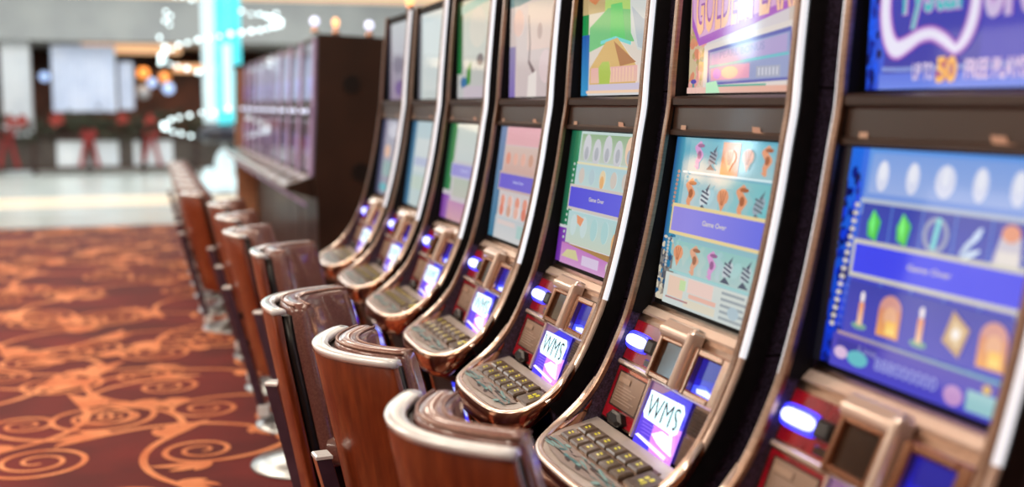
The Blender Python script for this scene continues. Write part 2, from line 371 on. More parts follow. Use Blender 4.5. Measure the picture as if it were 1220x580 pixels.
def build_machine():
    t = thing('slot_machine', 'x', 'slot machine', (D0, 0, 0), 'curved slot machines of the near row')
    # side panels
    for s in (1, -1):
        b = MB('side')
        prof = [p for p in OUTS if p[0] > -.27] + [(-.27, rim_z(-.27) - .01), (-.24, EYE - .925), (-.12, EYE - .95), (.52, EYE - .95), (.52, EYE + .47), (.06, EYE + .49)]
        b.prism(prof, s * (W2 - .03), s * (W2 - .006), 0)
        o = b.obj('side_panel', t)
    # panel seam: thin groove strips and screws on each flank
    b = MB('housing')
    for s in (1, -1):
        b.box(.02, .5, s * (W2 - .0065), s * (W2 - .0050), EYE + .034, EYE + .038)
        b.box(-.08, .5, s * (W2 - .0065), s * (W2 - .0050), EYE - .532, EYE - .528)
    b.obj('seam', t)
    # black housing behind the displays
    b = MB('housing')
    back = [(.5, EYE + .47), (.5, EYE - .5)]
    b.prism([(x + (.002), z) for x, z in FP[:5]] + [(.5, FP[4][1]), (.5, EYE + .455)], -W2 + .03, W2 - .03)
    b.prism([(.045, EYE + .455), (.045, EYE + .485), (.5, EYE + .465), (.5, EYE + .455)], -W2 + .03, W2 - .03)
    b.obj('housing', t)
    # copper fascia of the lower steps
    b = MB('copper')
    b.prism(FP[4:7] + [(-.1, EYE - .70), (.3, EYE - .70), (.3, EYE - .51)], -W2 + .03, W2 - .03)
    b.obj('fascia', t)
    b = MB('copper')
    b.prism(FP[6:8] + [(.2, FP[7][1]), (.2, FP[6][1])], -W2 + .03, W2 - .03)
    b.obj('lower_fascia', t)
    # copper edge trims with the light strip on their outer corner
    up = [p for p in OUTS if p[0] > -.285]
    hi = [p for p in up if p[1] > EYE - .535]; lo = [hi[-1]] + [p for p in up if p[1] <= EYE - .535]
    for s in (1, -1):
        b = MB('copper')
        sec = [(.006, s * (W2 - .034)), (.008, s * (W2 - .03)), (.008, s * (W2 - .014)), (.004, s * (W2 - .010)), (-.006, s * (W2 - .010)), (-.004, s * (W2 - .034))]
        sweep(b, up, sec if s > 0 else sec[::-1])
        e = b.obj('edge_trim', t)
        b = MB('led')
        sec = [(.005, s * (W2 - .010)), (.003, s * (W2 - .003)), (-.001, s * (W2 + .0005)), (-.006, s * (W2 + .0012)), (-.009, s * (W2 - .004)), (-.009, s * (W2 - .010))]
        sweep(b, hi, sec if s > 0 else sec[::-1])
        b.obj('light_strip', t)
        b = MB('chrome'); sweep(b, lo, sec if s > 0 else sec[::-1]); b.obj('lower_edge_trim', t)
        b = MB('housing')
        sec = [(-.0045, s * (W2 - .0345)), (-.0065, s * (W2 - .012)), (-.05, s * (W2 - .012)), (-.05, s * (W2 - .0345))]
        sweep(b, hi, sec if s > 0 else sec[::-1]); b.obj('recess_liner', t)
        b = MB('black')
        sec = [(-.0095, s * (W2 - .007)), (-.010, s * (W2 + .001)), (-.05, s * (W2 + .002)), (-.05, s * (W2 - .007))]
        sweep(b, up, sec if s > 0 else sec[::-1])
        b.obj('edge_backing', t)
    # rounded chrome chin round the button deck
    def plan(n, inset=0.0):
        P = []
        for k in range(n + 1):
            th = -PI / 2 + PI * k / n
            cy, cx = math.sin(th), math.cos(th)
            e = 2 / 3.2
            y = math.copysign(abs(cy) ** e, cy) * (W2 + .002 - inset); x = -.20 - (.218 - inset) * abs(cx) ** e
            P.append((x, y))
        return P
    n = 40; rings = []
    base = plan(n)
    for k, (x, y) in enumerate(base):
        # inward direction in plan
        xa, ya = base[max(k - 1, 0)]; xb, yb = base[min(k + 1, n)]
        tx, ty = xb - xa, yb - ya; L = math.hypot(tx, ty) or 1
        ix, iy = ty / L, -tx / L
        if ix < -1e-6 and abs(y) < W2 * .9: ix, iy = -ix, -iy
        if iy * y > 0: iy = -iy
        z = rim_z(max(x, -.40))
        low = min(1.0, max(0.0, (-.215 - x) / .16)) ** .8
        bot = .028 + .05 * low
        sec = [(.026, .006), (.018, .014), (.008, .014), (.0, .006), (-.002, -.01), (.0, -bot * .6), (.012 + .01 * low, -bot * .88), (.03 + .02 * low, -bot), (.03, -.01)]
        rings.append([(x + ix * a, y + iy * a, z + dz) for a, dz in sec])
    b = MB('chromec', 'chrome')
    b.loft(rings, 0)
    for f in b.bm.faces:
        c = f.calc_center_median()
        if c.z > rim_z(max(min(c.x, -.2), -.40)) + .002: f.material_index = 1
    b.obj('chin', t)
    # underside of the deck
    b = MB('black')
    pl = plan(24, .03)
    b.loft([[(x, y, EYE - .862 - (0.05 if x < -.3 else .045)) for x, y in pl] + [(.2, W2 - .04, EYE - .91), (.2, -W2 + .04, EYE - .91)],
            [(x * .9, y * .95, EYE - .945) for x, y in pl] + [(.2, W2 - .04, EYE - .945), (.2, -W2 + .04, EYE - .945)]], 0, smooth=False)
    b.obj('underside', t)
    # divider between the two displays
    b = MB('divider')
    z1, z0 = EYE + .016, EYE - .076
    b.prism([(.045, z1 + .008), (.004, z1 + .006), (-.004, z1), (-.004, z1 - .016), (.003, z1 - .020), (.004, z1 - .024), (-.002, z0 + .016), (-.009, z0 + .010), (-.009, z0), (.03, z0 - .004)], -W2 + .036, W2 - .036)
    dv = b.obj('divider_panel', t)
    b = MB('paint'); b.flat = True
    a = Art(b, (.0005, .26, z1 - .026), (0, -.52, 0), (-.0055, 0, -.062))
    a.rect(.06, .66, .115, .84, (180, 150, 130))
    b.obj('mark', dv)
    b = MB('paint'); b.flat = True
    a = Art(b, (.0005, .26, z1 - .026), (0, -.52, 0), (-.0055, 0, -.062))
    a.poly([(.76, .62), (.83, .64), (.84, .80), (.88, .84), (.85, .95), (.82, .88), (.77, .82)], (180, 142, 122))
    b.obj('mark', dv)
    # lit displays come later, one pair for every machine
    # apron hump under the main display
    b = MB('chrome')
    pad(b, 4, .285, -.285, .25, .8, .006, bev=.004)
    b.obj('apron', t)
    # ---- row one: bill panel, printer, acceptor
    b = MB('red'); pad(b, 5, .283, .095, .08, .92, .002, bev=.001); bp = b.obj('bill_panel', t)
    b = MB('pillrim', 'pill')
    for mi, hw, hu, h in ((0, .072, .20, .008), (1, .058, .12, .016)):
        o, u, v = frame(5, .225 + hw, .225 - hw, .50 - hu, .50 + hu, .002); nn = v.cross(u).normalized()
        rr = []
        for lay, (sc, hh) in enumerate(((1, 0), (1, h * .6), (.86, h))):
            ring = []
            for k in range(20):
                th = 2 * PI * k / 20; cx, cy = math.cos(th), math.sin(th)
                ring.append(o + u * (.5 + .5 * sc * math.copysign(abs(cx) ** .55, cx)) + v * (.5 + .5 * sc * math.copysign(abs(cy) ** .7, cy)) + nn * hh)
            rr.append(ring)
        b.loft(rr, mi)
    b.obj('bill_light', bp)
    b = MB('black'); pad(b, 5, .158, .108, .34, .64, .02, bev=.006); b.obj('bill_slot', bp)
    b = MB('smoke'); pad(b, 5, .155, .112, .74, .88, .005, bev=.002); b.obj('badge', bp)
    b = MB('chrome')
    pts = [surf(4, .55, 0, .004), surf(4, .72, 0, .03), surf(5, .02, 0, .038), surf(5, .14, 0, .034), surf(5, .2, 0, .018), surf(5, .2, 0, -.01), surf(4, .5, 0, -.01)]
    b.prism([(p.x, p.z) for p in pts], -.07, .088)
    pr = b.obj('ticket_printer', t, bevel=.006)
    b = MB('chromec')
    o, u, v = frame(5, .088, -.055, .16, 1.0, .001); nn = v.cross(u).normalized(); L = nn * .024
    for a0, a1, c0, c1 in ((0, .12, 0, 1), (.88, 1, 0, 1), (.12, .88, .86, 1), (.12, .88, 0, .1)):
        b.obox(o + u * a0 + v * c0, u * (a1 - a0), v * (c1 - c0), L, 0, .003)
    b.obj('printer_bezel', pr)
    b = MB('smoke'); pad(b, 5, .075, -.042, .22, .88, .014, bev=.001); b.obj('printer_window', pr)
    b = MB('chrome')
    o, u, v = frame(5, -.060, -.084, -.12, 1.02, .0); nn = v.cross(u).normalized()
    b.obox(o, u, v, nn * .04, 0, .008)
    b.obj('chrome_post', t, bevel=.004)
    b = MB('chromec')
    o, u, v = frame(5, -.092, -.268, .1, 1.02, .0); nn = v.cross(u).normalized(); L = nn * .022
    for a0, a1, c0, c1 in ((0, .14, 0, 1), (.80, 1, 0, 1), (.14, .80, .86, 1), (.14, .80, 0, .16)):
        b.obox(o + u * a0 + v * c0, u * (a1 - a0), v * (c1 - c0), L, 0, .004)
    ac = b.obj('ticket_acceptor', t)
    b = MB('logo'); b.flat = True
    a = Art(b, *frame(5, -.114, -.235, .22, .9, .003))
    a.rect(0, 0, 1, 1, (8, 10, 60), (20, 26, 190)); a.poly([(.0, .05), (1, .05), (.9, .5), (.1, .6)], (14, 18, 120))
    a.poly([(.05, .8), (.5, .72), (1, .86), (1, 1), (.05, 1)], (60, 80, 250)); a.poly([(.2, .86), (.6, .80), (.98, .90), (.9, .97), (.25, .96)], (215, 225, 255))
    b.obj('acceptor_light', ac)
    b = MB('chrome'); pad(b, 5, .07, -.26, .955, 1.05, .012, bev=.003); pad(b, 5, .283, .1, .955, 1.05, .012, bev=.003); b.obj('chrome_ledge', t)
    # ---- row two
    b = MB('red'); pad(b, 6, .283, .082, .07, .97, .002, bev=.001); ip = b.obj('info_panel', t)
    b = MB('infoscreen'); b.flat = True
    o, u, v = frame(6, .262, .095, .13, .74, .004)
    a = Art(b, o, u, v); a.rect(0, 0, 1, 1, (52, 40, 36)); a.rect(.04, .04, .96, .96, (148, 126, 112), (120, 100, 88))
    for q in range(6): a.rect(.12, .4 + q * .08, .6 + .3 * ((q * 37) % 10) / 10, .43 + q * .08, (160, 140, 128))
    a.rect(.1, .15, .5, .3, (160, 136, 120))
    b.obj('info_screen', ip)
    b = MB('black')
    o, u, v = frame(6, .225, .125, .76, 1.0, .002); nn = v.cross(u).normalized()
    hexa = [(.0, .6), (.25, .05), (.75, .05), (1, .6), (.75, 1), (.25, 1)]
    b.loft([[o + u * x + v * y + nn * h for x, y in hexa] for h in (0, .016)] + [[o + u * (.5 + (x - .5) * .6) + v * (.5 + (y - .5) * .6) + nn * .02 for x, y in hexa]], 0, smooth=False)
    b.obj('card_reader', ip)
    b = MB('chrome'); pad(b, 6, .078, .068, .02, 1.0, .014, bev=.003); b.obj('divider_rib', t)
    b = MB('logo'); b.flat = True
    o, u, v = frame(6, .064, -.150, .05, 1.06, .005)
    a = Art(b, o, u, v)
    a.rect(0, 0, 1, 1, (40, 36, 190), (66, 52, 210)); a.poly([(0, .0), (.45, 0), (.3, .1), (0, .12)], (112, 78, 110))
    a.poly([(.3, .55), (1, .45), (1, 1), (.45, 1)], (196, 120, 226)); a.poly([(0, .5), (.35, .55), (.4, .9), (0, .86)], (74, 50, 190))
    for q in range(5): a.poly([(.05 + q * .04, .56 + q * .05), (.38, .56 + q * .05), (.4, .585 + q * .05), (.08, .585 + q * .05)], (110, 80, 205))
    a.ell(.5, .34, .44, .22, (92, 96, 255)); 
    a.poly([(.06, .12), (.88, .10), (.95, .2), (.94, .52), (.86, .58), (.1, .56), (.04, .48)], (236, 246, 255))
    a.text('WMS', .05, .12, .93, .56, (240, 248, 255), .09); a.text('WMS', .07, .14, .91, .54, (205, 250, 255), .06)
    a.text('WMS', .1, .17, .88, .51, (24, 18, 40), -.004)
    a.line([(.74, .46), (.86, .62), (.98, .86)], [.05, .035, .0], (235, 240, 255))
    a.poly([(.42, .72), (.62, .60), (.85, .62), (1, .86), (.8, .84), (.6, .80)], (244, 246, 255))
    a.poly([(.05, .86), (.12, .82), (.9, .9), (.88, .96)], (238, 228, 255))
    b.obj('logo_display', t)
    b = MB('grille'); pad(b, 6, -.160, -.250, .1, .5, .003, bev=.001)
    for q in range(7): pad(b, 6, -.163, -.247, .13 + q * .05, .155 + q * .05, .007, .002, .001)
    b.obj('side_grille', t)
    b = MB('copper'); pad(b, 6, -.160, -.280, .54, 1.0, .004, bev=.002); b.obj('corner_panel', t)
    # ---- button deck
    b = MB('deck')
    top = plan(24, .02)
    ring = []
    for x, y in top:
        xx = min(x, -.192); u = (xx - FP[7][0]) / (FP[8][0] - FP[7][0])
        ring.append((xx, y * .985, FP[7][1] + u * (FP[8][1] - FP[7][1])))
    b.loft([ring, [(x, y, z - .02) for x, y, z in ring]], 0, smooth=False)
    dk = b.obj('button_deck', t)
    b = MB('paint'); b.flat = True
    o, u, v = frame(7, .25, -.20, .70, .98, .003); a = Art(b, o, u, v)
    rnd = random.Random(3)
    a.poly([(.0, .0), (1, 0), (.96, .5), (.7, .85), (.4, .98), (.15, .8), (.02, .4)], (150, 140, 136))
    for q in range(46):
        x, y = rnd.uniform(.04, .94), rnd.uniform(.08, .72)
        a.ell(x, y, rnd.uniform(.015, .05), rnd.uniform(.05, .16), rnd.choice([(90, 150, 156), (130, 170, 172), (70, 60, 62), (150, 140, 138), (60, 110, 120)]), 7, rnd.uniform(0, 3), up=(q % 8 == 0))
    b.obj('deck_art', dk)
    b = MB('copper'); pad(b, 7, .238, -.185, .22, .70, .003, bev=.002); b.obj('button_tray', dk)
    glyph = M['glow']
    def button(y0, y1, u0, u1, big=False):
        b = MB('cap', glyph); pad(b, 7, y0, y1, u0, u1, .013, -.002, .004)
        b.col
        o, u, v = frame(7, y0, y1, u0, u1, .0134); a = Art(b, o, u, v)
        k0 = len(b.bm.faces)
        yc = (236, 214, 70)
        if big:
            a.rect(.30, .30, .46, .44, yc); a.rect(.54, .26, .70, .42, yc); a.rect(.34, .52, .52, .66, yc); a.rect(.58, .5, .66, .72, yc)
        else:
            a.rect(.36, .30, .48, .42, yc); a.rect(.52, .34, .64, .44, yc); a.rect(.38, .54, .62, .66, yc)
        b.bm.faces.ensure_lookup_table()
        for f in b.bm.faces[k0:]: f.material_index = 1
        b.obj('button', dk)
    for q in range(6):
        yc = .200 - q * .0645
        for u0, u1 in ((.245, .445), (.475, .675)):
            button(yc + .027, yc - .027, u0, u1)
    button(-.172, -.262, .3, .66, True)
    # ---- pedestal
    b = MB('black')
    pp = [(-.30, EYE - .93), (-.21, .32), (-.20, .1), (-.14, .1), (-.14, .0), (.45, .0), (.5, EYE - .93)]
    b.prism(pp, -W2 + .055, W2 - .055)
    b.prism([(.0, EYE - .94), (.0, .1), (.5, .1), (.5, EYE - .94)], -W2 + .02, W2 - .02)
    pd = b.obj('pedestal', t)
    for s in (1, -1):
        b = MB('chromec')
        b.tube([(-.302, s * (W2 - .05), EYE - .935), (-.258, s * (W2 - .05), .51), (-.252, s * (W2 - .052), .50), (-.214, s * (W2 - .05), .32), (-.204, s * (W2 - .05), .1)], .007, 8)
        b.obj('pedestal_trim', pd)
    b = MB('logo'); b.flat = True
    o = Vector((-.293, -.125, EYE - .97)); dn = Vector((.09, 0, -.37)).normalized()
    # sloping front face of the pedestal
    x_at = lambda z: -.30 + (EYE - .93 - z) * (.09 / (EYE - .93 - .32))
    o = Vector((x_at(.66) - .003, -.10, .66)); v = Vector((x_at(.46) - x_at(.66), 0, -.20)); u = Vector((0, -.145, 0))
    a = Art(b, o, u, v); a.rect(0, 0, 1, 1, (30, 44, 210), (60, 70, 250)); a.poly([(0, .6), (1, .5), (1, 1), (0, 1)], (36, 30, 220))
    a.text('WMS', .06, .14, .94, .55, (225, 238, 255), .07); a.text('WMS', .08, .17, .92, .52, (30, 36, 90), .015)
    a.ell(.6, .76, .28, .10, (190, 205, 255))
    b.obj('pedestal_display', pd)
    return t

def candle_part(t):
    b = MB('chromec', 'amber')
    b.lathe([(.02, 0), (.02, .03), (.012, .034)], (.05, -.26, EYE + .485), 12, 0)
    b.lathe([(.016, .034), (.026, .045), (.028, .075), (.02, .095), (.004, .1)], (.05, -.26, EYE + .485), 12, 1)
    b.obj('tower_lamp', t)

# artwork of the seven pairs of displays: each draws on a top and a main Art
def banner(a, b0, b1, l, r, body, body2, edge, tilt=0.0):
    a.poly([(l - .015, b0 - .02), (r + .015, b0 - .02 + tilt), (r + .015, b1 + .02 + tilt), (l - .015, b1 + .02)], edge)
    a.poly([(l, b0), (r, b0 + tilt), (r, b1 + tilt), (l, b1)], [body, body2, body2, body])
    a.text('Game Over', l + (r - l) * .36, b0 + (b1 - b0) * .36, l + (r - l) * .62, b0 + (b1 - b0) * .56, (222, 214, 190) if edge[0] > 200 else (200, 205, 240), .01)

def art_crystal(tp, mn):
    R = random.Random(11)
    a = tp
    a.rect(0, 0, 1, 1, (50, 70, 190), (58, 62, 168)); a.rect(0, 0, .1, 1, (24, 70, 205), c3=(60, 96, 220)); a.rect(.6, 0, 1, 1, (66, 66, 170), (70, 74, 190))
    for q in range(70):
        a.ell(R.uniform(.0, .07), R.uniform(0, 1), R.uniform(.01, .02), R.uniform(.015, .04), R.choice([(10, 22, 90), (30, 90, 240), (18, 40, 150)]), 6, up=(q % 10 == 0))
    a.rect(.08, .93, 1, 1, (92, 120, 226), (110, 140, 236))
    def C(col, w):
        P = [(.30, .46), (.22, .40), (.13, .46), (.09, .56), (.085, .66), (.11, .75), (.15, .805), (.20, .825), (.28, .805), (.37, .775), (.46, .77), (.54, .795), (.60, .825), (.64, .84), (.70, .80), (.745, .72), (.76, .62), (.765, .50), (.80, .46)]
        s3 = catmull([(.10 + (p[0] - .085) * .70, p[1], q * .85) for p, q in zip(P, w)], 4)
        a.line([p[:2] for p in s3], [p[2] for p in s3], col)
    C((146, 84, 176), [.03, .04, .05, .055, .058, .06, .062, .06, .052, .046, .044, .044, .04, .036, .046, .05, .046, .04, .03])
    C((206, 168, 226), [.022, .032, .042, .045, .048, .05, .052, .05, .042, .036, .034, .034, .03, .026, .036, .04, .036, .03, .02])
    C((232, 228, 246), [.01, .018, .026, .03, .03, .032, .036, .036, .028, .022, .02, .02, .018, .014, .02, .026, .024, .018, .01])
    a.line([(.525, .61), (.635, .595)], .02, (206, 168, 226)); a.line([(.525, .61), (.635, .595)], .011, (196, 232, 236))
    for s, x0, x1, c1 in (('rystal', .20, .505, (72, 190, 196)), ('orest', .61, .97, (206, 190, 228))):
        y1 = .745 if s[0] == 'r' else .73
        a.text(s, x0, .46, x1, y1, (150, 90, 176), .07); a.text(s, x0, .46, x1, y1, (205, 175, 225), .045); a.text(s, x0, .46, x1, y1, c1, .01)
    a.line([(.1, .91), (.2, .915), (.95, .91)], .01, (130, 150, 216))
    a.text('UP TO', .275, .89, .385, .965, (120, 80, 170), .06); a.text('UP TO', .275, .89, .385, .965, (226, 214, 240), .02)
    a.text('50', .40, .868, .505, .978, (190, 60, 70), .09); a.text('50', .40, .868, .505, .978, (250, 190, 90), .03)
    a.text('FREE PLAYS', .545, .885, .82, .965, (130, 86, 176), .06); a.text('FREE PLAYS', .545, .885, .82, .965, (232, 210, 238), .02)
    a = mn
    a.rect(0, 0, 1, 1, (40, 66, 196), (64, 66, 186)); a.rect(0, 0, .12, 1, (36, 110, 230), (16, 40, 190)); a.rect(.12, .0, 1, .3, (86, 150, 230), (120, 150, 222))
    for q in range(90):
        a.ell(R.uniform(.0, .1), R.uniform(0.1, 1), R.uniform(.008, .02), R.uniform(.012, .035), R.choice([(8, 18, 90), (20, 60, 220), (10, 28, 130)]), 6, up=(q % 10 == 0))
    a.rect(.15, .02, .95, .2, (120, 160, 226), (150, 176, 230))
    for i in range(5): a.ell(.22 + i * .165, .12, .035 + .015 * (i == 2), .07, (214, 220, 242)); a.ell(.22 + i * .165, .10, .02, .04, (232, 236, 248))
    a.rect(.12, .225, 1, .245, (176, 190, 210)); a.rect(.14, .245, .96, .43, (36, 62, 170), (44, 70, 186))
    for i in range(1, 5): a.rect(.14 + i * .164, .245, .146 + i * .164, .84, (90, 140, 220))
    a.crystal(.22, .34, .07, (70, 200, 80)); a.crystal(.385, .34, .07, (84, 206, 84))
    a.ell(.55, .34, .065, .075, (150, 160, 190)); a.ell(.55, .34, .045, .055, (60, 80, 180)); a.line([(.56, .27), (.545, .4)], .014, (120, 220, 220))
    a.shard(.72, .35, .085, (186, 205, 230)); a.poly([(.82, .41), (.85, .28), (.93, .30), (.94, .42)], (200, 196, 210)); a.ell(.885, .29, .04, .035, (226, 150, 120)); a.rect(.84, .36, .93, .41, (226, 220, 216))
    for q in range(16):
        a.ell(.115 - .003 * q, .26 + q * .037, .016, .012, (214, 206, 196), 8, up=(q == 0)); a.ell(.965, .26 + q * .037, .014, .012, (170, 186, 190), 8, up=False)
    a.rect(.14, .60, .96, .83, (40, 58, 170), (66, 72, 190))
    a.candle(.23, .72, .085); a.arch(.39, .715, .095); a.candle(.555, .72, .085)
    a.poly([(.70, .62), (.785, .68), (.75, .80), (.665, .75)], (196, 160, 120)); a.poly([(.71, .65), (.765, .69), (.74, .77), (.69, .735)], (226, 200, 160)); a.ell(.725, .71, .018, .022, (250, 244, 240))
    a.arch(.89, .715, .095)
    a.rect(.12, .835, 1, .85, (180, 150, 160), c3=(90, 170, 190)); a.rect(.1, .85, 1, 1, (70, 62, 180), (62, 66, 200))
    a.rect(.13, .87, .36, .91, (50, 52, 160)); a.text('Line', .26, .875, .36, .905, (160, 160, 220))
    a.ell(.16, .93, .04, .028, (220, 190, 224)); a.ell(.26, .935, .06, .035, (96, 190, 200)); a.text('888000000', .36, .90, .68, .955, (158, 166, 226))
    a.ell(.76, .945, .045, .04, (196, 150, 206)); a.rect(.82, .9, .96, .98, (150, 200, 206)); a.ell(.9, .88, .02, .018, (220, 180, 90))
    banner(a, .43, .56, .155, .985, (44, 64, 240), (40, 60, 236), (206, 204, 190)); a.rect(0, 0, .05, 1, (6, 8, 20))

def art_pearl(tp, mn):  # colours kept pale to hold the hall's glare on the glass
    R = random.Random(5); a = tp
    a.rect(0, 0, 1, 1, (206, 196, 206), (214, 206, 206)); a.rect(0, .3, .16, 1, (206, 176, 150), (206, 190, 150)); a.rect(.9, .3, 1, 1, (190, 206, 200), (226, 170, 150))
    for q in range(34):
        a.ell(R.uniform(.0, .17), R.uniform(.55, .97), R.uniform(.015, .04), R.uniform(.02, .06), R.choice([(216, 140, 110), (226, 160, 150), (180, 160, 110), (90, 150, 150), (220, 190, 170)]), 7, R.uniform(0, 3), up=(q % 8 == 0))
    a.poly([(.0, .22), (.1, .0), (1, .0), (1, .50), (.95, .56), (.55, .64), (.1, .72), (.02, .6)], (170, 96, 190)); a.poly([(.0, .25), (.1, .02), (1, 0), (1, .46), (.94, .52), (.55, .59), (.1, .67), (.03, .55)], (216, 168, 206))
    a.text('GOLDEN', .06, .33, .55, .66, (150, 80, 170), .05, .05); a.text('GOLDEN', .06, .33, .55, .66, (246, 190, 150), .02, .05)
    a.text('PEARL', .58, .28, .99, .60, (150, 80, 170), .05, .04); a.text('PEARL', .58, .28, .99, .60, (246, 196, 160), .02, .04)
    a.poly([(.16, .72), (.96, .63), (.97, .97), (.16, .98)], (222, 212, 206)); a.poly([(.2, .75), (.93, .665), (.94, .94), (.2, .955)], (96, 100, 176)); a.poly([(.22, .765), (.92, .69), (.925, .925), (.22, .94)], (150, 160, 200))
    a.poly([(.24, .775), (.9, .70), (.9, .79), (.24, .84)], (176, 160, 206)); a.text('PEARL BONUS', .32, .765, .72, .805, (140, 140, 190), .01, .035)
    a.poly([(.22, .84), (.92, .795), (.92, .81), (.22, .855)], (110, 190, 200)); a.poly([(.24, .86), (.6, .84), (.6, .92), (.24, .93)], (226, 160, 190)); a.ell(.42, .885, .08, .035, (250, 196, 170)); a.ell(.3, .89, .04, .03, (216, 150, 226))
    a.rect(.66, .86, .86, .92, (166, 170, 190)); 
    for q in range(6): a.rect(.68 + q * .03, .87, .69 + q * .03, .91, (216, 216, 226), up=(q == 0))
    a.rect(.0, .965, 1, 1, (236, 196, 184), c3=(226, 170, 150)); a.rect(.25, .955, .75, .965, (60, 170, 150)); a.poly([(.2, .94), (.3, .93), (.34, 1), (.2, 1)], (186, 236, 196)); a.ell(.07, .93, .03, .014, (90, 80, 170))
    a = mn
    a.rect(0, 0, 1, 1, (88, 168, 192), (160, 192, 194)); a.rect(0, 0, .1, .75, (30, 84, 140), c3=(70, 160, 186)); a.rect(.0, .72, .16, 1, (120, 120, 120), (150, 140, 130))
    for q in range(50): a.ell(R.uniform(0, .12), R.uniform(.6, 1), R.uniform(.008, .025), R.uniform(.01, .04), R.choice([(30, 80, 120), (190, 180, 160), (90, 90, 96), (210, 200, 180), (40, 120, 160)]), 6, R.uniform(0, 3), up=(q % 10 == 0))
    a.rect(.16, .015, .96, .2, (104, 178, 196), (150, 192, 200)); a.rect(.14, .225, .96, .45, (150, 194, 202), (172, 198, 204)); a.rect(.5, .225, .97, .45, (146, 194, 200), c3=(104, 184, 190))
    a.rect(.14, .62, .96, .80, (140, 192, 188), (172, 198, 196)); a.rect(.12, .2, .96, .212, (214, 236, 240)); a.rect(.12, .80, .96, .812, (150, 200, 200))
    a.rect(.48, .015, .64, .2, (228, 150, 96), (222, 130, 80))
    OR = (222, 150, 110); PK = (206, 150, 200); GR = (150, 165, 178); DK = (70, 80, 100)
    a.seahorse(.25, .1, .085, PK); a.fish(.40, .11, .075, GR, DK); a.shell(.56, .11, .08, (240, 176, 120)); a.shell(.72, .1, .08, OR); a.seahorse(.87, .1, .085, OR)
    a.seahorse(.23, .33, .095, OR); a.fish(.39, .34, .085, (205, 215, 220), DK); a.shell(.56, .335, .085, OR); a.seahorse(.72, .33, .095, OR); a.fish(.88, .34, .085, GR, (90, 110, 120))
    a.shell(.22, .70, .08, OR); a.seahorse(.38, .71, .09, (216, 160, 130)); a.seahorse(.55, .71, .085, PK); a.fish(.71, .71, .08, (190, 200, 206), DK); a.fish(.87, .71, .08, (180, 195, 200), DK)
    for q in range(9): a.ell(.125 - .002 * q, .21 + q * .026, .014, .011, (176, 130, 120), 7, up=(q == 0)); a.ell(.12, .62 + q * .02, .013, .01, (190, 186, 180), 7, up=False)
    a.rect(.14, .815, 1, 1, (206, 212, 206), (196, 206, 204)); a.rect(.18, .83, .34, .95, (226, 196, 176)); a.rect(.38, .82, .62, .90, (230, 200, 190)); a.rect(.4, .905, .66, .93, (226, 176, 160)); a.rect(.36, .94, .66, .985, (214, 206, 186)); a.rect(.3, .84, .36, .9, (190, 216, 160))
    for q in range(5): a.rect(.7, .83 + q * .034, .9 + .04 * (q % 2), .845 + q * .034, (150, 160, 166), up=(q == 0)); a.rect(.17, .955, .2 + .05 * q, .965, (170, 120, 120), up=False)
    a.ell(.82, .93, .05, .035, (170, 190, 200))
    banner(a, .42, .565, .13, .985, (150, 140, 224), (98, 106, 224), (228, 206, 150))

